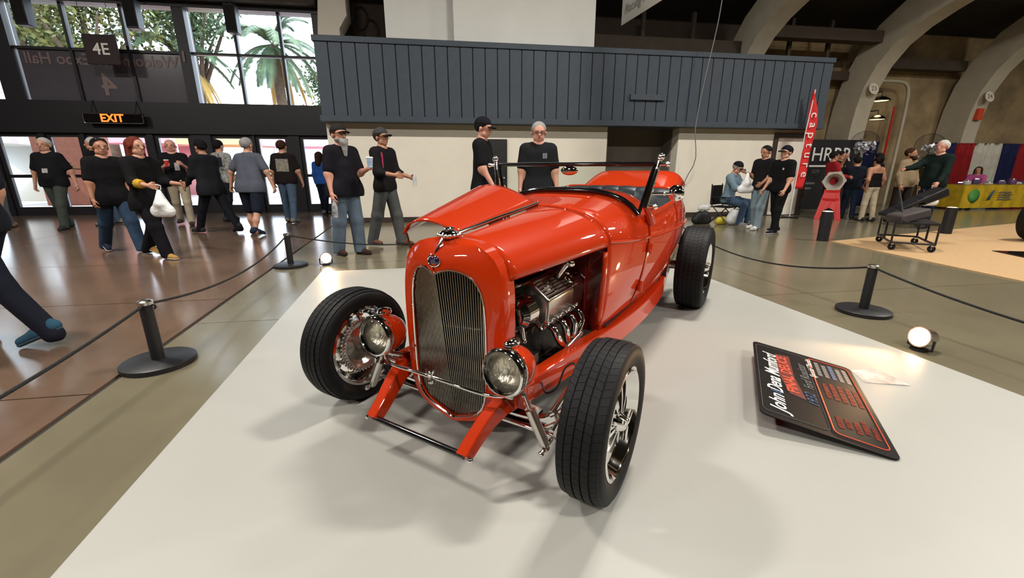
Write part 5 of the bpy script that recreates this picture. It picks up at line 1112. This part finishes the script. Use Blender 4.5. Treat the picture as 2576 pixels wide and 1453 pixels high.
# yellow table
t = hthing('booth_table', 'booth table under a shiny yellow printed cloth', 'table', 16.95, 11.1, rz=0)
YL = mat('shiny yellow cloth', (.55, .36, .02), .3, noise=.35, nscale=5, bump=.3, bscale=6)
s = MB(); s.grid([[(-1.6+3.2*k/40, -.36+.02*math.sin(k*1.3), z) for k in range(41)] for z in (.06, .4, .74)]); s.quad((-1.6, -.36, .745), (1.6, -.36, .745), (1.6, .36, .745), (-1.6, .36, .745)); s.grid([[(-1.6, -.36+.72*k/8, z) for k in range(9)] for z in (.06, .4, .74)]); obj('table_cloth', s, YL, t)
s = MB(); s.bbox((-1.58, -.34, .7), (1.58, .34, .74)); obj('table_top', s, M['white'], t)
for a in (-1.4, 1.4):
    for b in (-.28, .28): s = MB(); s.tube([(a, b, 0), (a, b, .7)], .02, 6); obj('leg', s, M['black'], t)
s = MB(); s.lathe([(0, 0), (.2, 0)], 20, 'y', (-1.2, -.385, .42)); obj('green_logo', s, mat('green print', (.05, .22, .04), .6), t, solid=.002)
s = MB(); s.quad((-.7, -.39, .3), (-.6, -.39, .3), (-.5, -.39, .6), (-.6, -.39, .55)); obj('blue_logo', s, M['ink_blue'], t, solid=.002)
for k in range(4): s = MB(); s.bbox((-.3, -.392, .3+.07*k), (.2-.05*(k % 2), -.388, .33+.07*k)); obj('printed_line', s, M['ink_grey'], t, smooth=0)
for k in range(8):
    x = -1.3+.36*k; c = [(.1, .04, .12), (.4, .4, .42), (.06, .03, .09), (.5, .5, .5), (.08, .05, .15)][k % 5]; hgt = .05+.05*(k % 3)
    tt = hthing('table_goods', ['small purple box', 'silver tray', 'dark round tin', 'white carton', 'violet case', 'grey dish', 'black tin', 'pale box'][k]+' on the yellow table, %s from the left' % ['first', 'second', 'third', 'fourth', 'fifth', 'sixth', 'seventh', 'eighth'][k], 'goods', 16.95+x, 11.1+.1*math.sin(k), .747, 'goods on the yellow table')
    s = MB(); s.lathe([(0, 0), (.1, 0), (.11, hgt*.6), (.09, hgt), (0, hgt)], 14 if k % 2 else 4, 'z'); obj('body', s, mat('goods', c, .4), tt); s = MB(); s.lathe([(0, hgt), (.07, hgt), (.06, hgt+.02), (0, hgt+.02)], 14 if k % 2 else 4, 'z'); obj('lid', s, M['chrome_soft'], tt)
# lit bollards
for u, v, l in ((6.38, 6.43, 'black cylinder uplight with glowing top at the carpet corner'), (9.38, 6.75, 'black cylinder uplight with glowing top behind the cart')):
    t = hthing('cylinder_uplight', l, 'uplight', u+.12, v, .0, 'black cylinder uplights')
    s = MB(); s.lathe([(0, 0), (.088, 0), (.088, .5), (.08, .505), (.078, .48), (0, .47)], 28, 'z'); obj('tube', s, M['black'], t)
    s = MB(); s.lathe([(0, .512), (.05, .51), (.079, .502)], 24, 'z'); obj('lens', s, mat('glowing lens', (1, .8, .5), .4, emit=(1, .62, .3), estr=6), t)
# wheeled cart with dark seat frame
t = hthing('rolling_cart', 'black wheeled cart carrying dark folded equipment', 'cart', 7.2, 5.65, 0.012, rz=R(51)); t.scale = (.74, .76, .85)
for z in (.14, .48):
    for a, b in (((-.62, -.33), (.62, -.33)), ((-.62, .33), (.62, .33)), ((-.62, -.33), (-.62, .33)), ((.62, -.33), (.62, .33))):
        s = MB(); s.tube([(a[0], a[1], z), (b[0], b[1], z)], .018, 6); obj('rail', s, M['black'], t)
for a in (-.62, 0, .62):
    for b in (-.33, .33): s = MB(); s.tube([(a, b, .12), (a, b, .48)], .018, 6); obj('upright', s, M['black'], t)
for a in (-.58, .58):
    for b in (-.3, .3):
        s = MB(); s.lathe([(.015, -.02), (.06, -.02), (.06, .02), (.015, .02)], 16, 'x', (a, b, .06)); cs = obj('caster', s, M['rubber'], t); s = MB(); s.box((a, b, .11), (.05, .04, .03)); obj('fork', s, M['chrome_soft'], cs)
s = MB(); s.bbox((-.64, -.35, .48), (.64, .35, .5)); obj('deck', s, M['black'], t)
s = MB(); s.box((-.3, .1, .6), (.55, .4, .16), Matrix.Rotation(R(-60), 3, 'Z') @ Matrix.Rotation(R(-14), 3, 'Y')); obj('folded_pad', s, mat('dark grey pad', (.05, .04, .04), .7), t, bevel=.03)
s = MB(); s.box((.1, 0, .82), (1.15, .3, .06), Matrix.Rotation(R(-60), 3, 'Z') @ Matrix.Rotation(R(-24), 3, 'Y')); obj('raised_board', s, M['black'], t, bevel=.01)
s = MB(); s.box((.3, -.3, .92), (.5, .3, .16), Matrix.Rotation(R(-60), 3, 'Z') @ Matrix.Rotation(R(-20), 3, 'Y')); obj('dark_case', s, M['black'], t, bevel=.03)
s = MB(); s.tube([(.42, -.22, .5), (.5, -.24, .98), (.56, -.24, 1.02)], .012, 6); obj('steel_prop', s, CH, t)
s = MB(); s.tube([(-.6, .2, .5), (.35, .2, 1.02)], .02, 6); obj('slant_tube', s, M['black'], t)
# foil balloons
for u, v, z, l in ((11.85, 11.0, 1.9, 'clear balloon with silver foil over the booth banner'), (13.55, 10.6, 1.82, 'clear balloon with silver foil beside the tall man')):
    t = hthing('foil_balloon', l, 'balloon', u, v, z, 'silver foil balloons')
    s = MB(); rows = []
    s.ball((0, 0, 0), .33, 24, 16); s.v = [(x*(1+.03*math.sin(9*z_+5*x)), y*(1+.03*math.sin(7*x)), z_*(1+.02*math.sin(8*y))) for x, y, z_ in s.v]; obj('skin', s, M['balloon'], t, smooth=60)
    s = MB(); vs = []
    for k in range(110):
        p = rng.normal(size=3)*.115; p[2] = -abs(p[2])+.02; p[0] += .06; a = rng.normal(size=3); a /= np.linalg.norm(a); b = np.cross(a, rng.normal(size=3)); b /= np.linalg.norm(b); s.add([p-a*.07, p+b*.05, p+a*.07, p-b*.05], [(0, 1, 2, 3)])
    obj('foil_flakes', s, M['foil'], t, smooth=0, kind='stuff')
    s = MB(); s.tube([(0, 0, -.33), (.02, 0, -.8), (-.03, 0, -z+.03)], .004, 4); obj('string', s, M['white'], t)
# display car at the right edge (front wheel and fender only in view)
t = hthing('dark_show_car', 'dark show car front wheel at the right frame edge', 'car', 9.98, 5.75, .012, rz=R(-90))
s = MB(); pr = [(.2, -.1), (.3, -.12), (.36, -.1), (.375, -.05), (.375, .05), (.36, .1), (.3, .12), (.2, .1)]; s.lathe(pr, 40, 'x', (0, 0, .375), closed=True); obj('tyre', s, M['rubber'], t, smooth=40)
s = MB(); s.lathe([(0, -.03), (.06, -.06), (.08, -.04), (.17, -.03), (.2, -.09), (.205, .08), (0, .05)], 30, 'x', (0, 0, .375)); obj('rim', s, M['chrome_soft'], t)
s = MB(); s.tube([(0, 0, .375), (1.64, 0, .375)], .03, 10); obj('axle', s, M['chrome_soft'], t)
s = MB(); rows = []
for b_, hw_, zt_b in ((.05, .2, .5), (.1, .3, .75), (.5, .34, .84), (1.0, .42, .88), (1.6, .62, .9), (2.1, .6, 1.25), (2.9, .6, 1.28), (3.5, .6, .95), (4.0, .5, .85), (4.15, .3, .6)): rows.append([(.82+hw_*math.copysign(abs(math.cos(a_))**.45, math.cos(a_)), b_, .5+(zt_b-.5)*max(0, math.sin(a_))**.6-.28*max(0, -math.sin(a_))**.5) for a_ in np.linspace(0, 2*PI, 29)[:-1]])
s.grid(rows, closed_v=True); s.quad(*rows[0]); s.quad(*rows[-1]); obj('body', s, M['black_gloss'], t, smooth=60)
for x_, y_ in ((1.64, 0), (0, 2.9), (1.64, 2.9)): s = MB(); s.lathe(pr, 40, 'x', (x_, y_, .375), closed=True); obj('tyre', s, M['rubber'], t, smooth=40)
t2 = hthing('floor_mirror', 'dark mirror panel lying on the tan carpet', 'mirror', 8.35, 4.6, .013, rz=R(-20)); s = MB(); s.bbox((-.35, -.5, 0), (.75, .4, .012)); obj('glass', s, M['black_gloss'], t2, smooth=0); s = MB(); s.bbox((-.37, -.52, 0), (.77, .42, .008)); obj('edge', s, M['black'], t2, smooth=0)
# hung banner, cable, hose, pipes, wall lamps
t = hthing('hanging_banner', 'white banner hanging from the roof above the fascia', 'banner', 3.26, 7.4, 3.61, rz=R(-84))
s = MB(); s.quad((-.6, 0, .0), (1.6, 0, .0), (1.6, 0, 1.6), (-.6, 0, 1.6)); obj('cloth', s, M['white'], t, solid=.004)
text('lettering', 'Racing Fast', .2, M['ink_grey'], t, (-.5, -.008, .2), (PI/2, 0, 0), .001, align='LEFT', shear=.2); text('lettering', 'The', .2, M['ink_grey'], t, (-.2, -.008, .45), (PI/2, 0, 0), .001, align='LEFT', shear=.2)
for dx in (-.6, 1.6): s = MB(); s.tube([(dx, 0, 1.6), (dx, 0, 3.7)], .004, 4); obj('cord', s, M['black'], t)
s = MB(); A = Hp(6.15, 9.7, 6.2); s.tube(resample([tuple(A), tuple(Hp(6.12, 9.7, 4.5)), tuple(Hp(5.95, 9.75, 3.0)), tuple(Hp(5.9, 9.8, 2.1)), tuple(Hp(6.05, 9.9, 1.4)), tuple(Hp(5.95, 10.1, .9)), tuple(Hp(6.0, 10.2, .3))], 30), .011, 6); o = obj('hanging_cable', s, mat('grey cable', (.2, .2, .2), .6)); tag(o, 'thin grey cable hanging down across the slate fascia', 'cable')
t = hthing('hose_coil', 'dark hose coil hung left of the white box', 'hose', -1.9, 12.85, 4.9); s = MB()
for k in range(4): s.tube([((.16+.012*k)*math.cos(a), -.02*k, (.24+.012*k)*math.sin(a)) for a in np.linspace(0, 2*PI, 25)[:-1]], .016, 6, closed=True)
s.v = [(x, y, z) for x, y, z in s.v]; obj('coil', s, M['rubber'], t, kind='stuff'); s = MB(); s.tube([(0, .05, .28), (0, -.1, .28)], .014, 6); obj('hook', s, M['black'], t)
s = MB(); s.tube(resample([(13.75, 12.9, 3.9), (14.6, 12.9, 3.92), (15.0, 12.9, 3.85), (15.15, 12.9, 3.6), (15.2, 12.9, 2.8), (15.2, 12.9, 0)], 40), .05, 8); o = obj('wall_pipe', s, M['concrete_arch']); o.rotation_euler = (0, 0, PSI); tag(o, 'pale bent pipe on the wall between the numbered arches', 'pipe')
s = MB(); s.tube([(15.0, 13.1, 0), (15.0, 13.1, 3.2)], .035, 8); o = obj('fire_pipe', s, RD); o.rotation_euler = (0, 0, PSI); tag(o, 'red upright pipe on the tan wall', 'pipe')
for k, z in enumerate((3.35, 2.8)):
    t = hthing('wall_lamp', ['upper', 'lower'][k]+' round chrome wall lamp beside arch 23', 'lamp', 13.85, 12.6, z); s = MB(); s.lathe([(0, .08), (.12, .06), (.26, -.05), (.27, -.08)], 24, 'z'); obj('shade', s, CH, t); s = MB(); s.tube([(0, 0, .08), (0, 0, .2), (0, .7, .2)], .015, 6); obj('arm', s, M['black'], t)
    s = MB(); s.lathe([(0, -.07), (.2, -.07)], 20, 'z'); obj('lens', s, mat('dim lamp lens', (.9, .8, .6), .4, emit=(1, .8, .5), estr=1.5), t)

# ------------------------------------------------------------ carried things and bags
def world_thing(name, label, cat, p, rz=0, group=None): return thing(name, label, cat, p, rz, group)
def bag(p, w_, h_, lab, c=(.75, .76, .76)):
    t = world_thing('plastic_bag', lab, 'bag', Vector(p)-Vector((0, 0, h_)))
    pr = [((-w_*.3, 0, h_*.25), (w_*.3, 0, h_*.25), w_*.3, w_*.3, .6), ((0, 0, h_*.5), (0, 0, h_*.85), w_*.3, w_*.1)]
    m_ = mat('thin white plastic', c, .35, bump=.8, bscale=18, trans=.0); vq_obj('sack', [sdf_mesh(pr, .014, .06, lambda X, Y, Z: -Z+.002+0*X)], m_, t)
    s = MB(); s.tube([(-.03, 0, h_*.9), (-.04, 0, h_*1.02), (0, 0, h_*1.06), (.04, 0, h_*1.02), (.03, 0, h_*.9)], .006, 5); obj('handle', s, m_, t)
def hand(k, n): return HND[k][1][n]
bag(hand('red', 'R')+Vector((.05, -.02, .0)), .27, .42, 'white plastic bag hanging from the red haired woman')
bag(hand('camo', 'R'), .26, .4, 'white plastic bag carried at the left frame edge')
bag(hand('jeanR', 'R')+Vector((.08, 0, .02)), .28, .5, 'clear white plastic bag held by the young man in jeans')
bag(hand('tall', 'L'), .28, .42, 'white carrier bag held by the tall grey haired man')
def cup(p, lab, c, band=None):
    t = world_thing('paper_cup', lab, 'cup', Vector(p)-Vector((0, 0, .06))); s = MB(); s.lathe([(0, 0), (.032, 0), (.043, .125)], 20, 'z'); obj('cup_body', s, c, t); s = MB(); s.lathe([(.045, .122), (.046, .132), (.04, .14), (0, .14)], 20, 'z'); obj('lid', s, M['white'], t)
cup(hand('beard', 'L')+Vector((.02, -.03, .05)), 'white and blue paper cup held by the bearded man', mat('cup paper', (.5, .58, .66), .6, noise=.6, nscale=20, col2=(.15, .25, .4)))
cup(hand('bald', 'R')+Vector((0, -.02, .02)), 'red paper cup held by the bald man', mat('red cup', (.5, .03, .03), .5))
def bottle(p, lab, m_, h_=.21, capm=None):
    t = world_thing('drink_bottle', lab, 'bottle', Vector(p)-Vector((0, 0, h_*.55))); s = MB(); s.lathe([(0, 0), (.03, 0), (.033, .01), (.033, h_*.55), (.028, h_*.7), (.013, h_*.85), (.013, h_*.95), (0, h_*.95)], 18, 'z'); obj('bottle_body', s, m_, t); s = MB(); s.lathe([(.015, h_*.93), (.015, h_), (0, h_)], 14, 'z'); obj('bottle_cap', s, capm or M['white'], t)
bottle(hand('gcap', 'L')+Vector((.02, -.02, 0)), 'clear water bottle held by the man in grey cap', mat('clear bottle plastic', (.7, .78, .76), .1, alpha=.55))
bottle(hand('beard', 'R')+Vector((0, -.03, -.09)), 'white and black bottle hanging from the bearded man hand', mat('printed bottle', (.6, .58, .58), .4, noise=1, nscale=20, col2=(.05, .03, .04)), .27, M['black'])
# folding chair and bags by the cream wall
sp = HND['seat'][0].location
t = world_thing('folding_chair', 'dark folding camp chair under the seated man', 'chair', (sp.x, sp.y, 0), R(40))
s = MB(); s.bbox((-.24, -.16, .37), (.24, .26, .39)); obj('seat', s, M['rope'], t)
s = MB(); s.bbox((-.24, .24, .42), (.24, .26, .85)); obj('backrest', s, M['rope'], t)
for a in (-.25, .25):
    s = MB(); s.tube([(a, -.2, 0), (a, .26, .45), (a, .27, .88)], .012, 6); obj('frame', s, M['black'], t); s = MB(); s.tube([(a, .25, 0), (a, -.18, .45)], .012, 6); obj('leg', s, M['black'], t); s = MB(); s.box((a, .03, .6), (.05, .4, .02)); obj('armrest', s, M['black'], t)
def sack(u, v, w_, h_, c, lab, nm='bag', hd=True, z=0.0):
    t = hthing(nm, lab, 'bag', u, v, z); vq_obj('body', [sdf_mesh([((-w_*.3, 0, h_*.3), (w_*.3, 0, h_*.3), h_*.32, h_*.32, .8), ((-w_*.15, 0, h_*.6), (w_*.2, 0, h_*.65), h_*.25, h_*.22)], .016, .08, lambda X, Y, Z: -Z+.001+0*X)], mat('bag cloth', c, .6, noise=.3, nscale=8, bump=.6, bscale=12), t)
    if hd: s = MB(); s.tube(arc((0, 0, h_*.8), .06, 0, 180, 9), .01, 5); obj('handle', s, M['black'], t)
sack(5.75, 8.9, .42, .34, (.012, .011, .012), 'black bag against the cream wall', 'tote_bag'); sack(6.15, 8.75, .32, .2, (.55, .45, .03), 'yellow bag on the floor by the cream wall', 'tote_bag'); sack(6.42, 8.65, .3, .42, (.7, .7, .72), 'white plastic bag standing on the floor by the chair', 'shopping_bag'); sack(5.78, 8.9, .34, .14, (.72, .72, .7), 'white crumpled bag on top of the black bag', 'shopping_bag', False, .3); sack(6.75, 8.75, .4, .28, (.02, .018, .02), 'black backpack beside the folding chair', 'backpack')
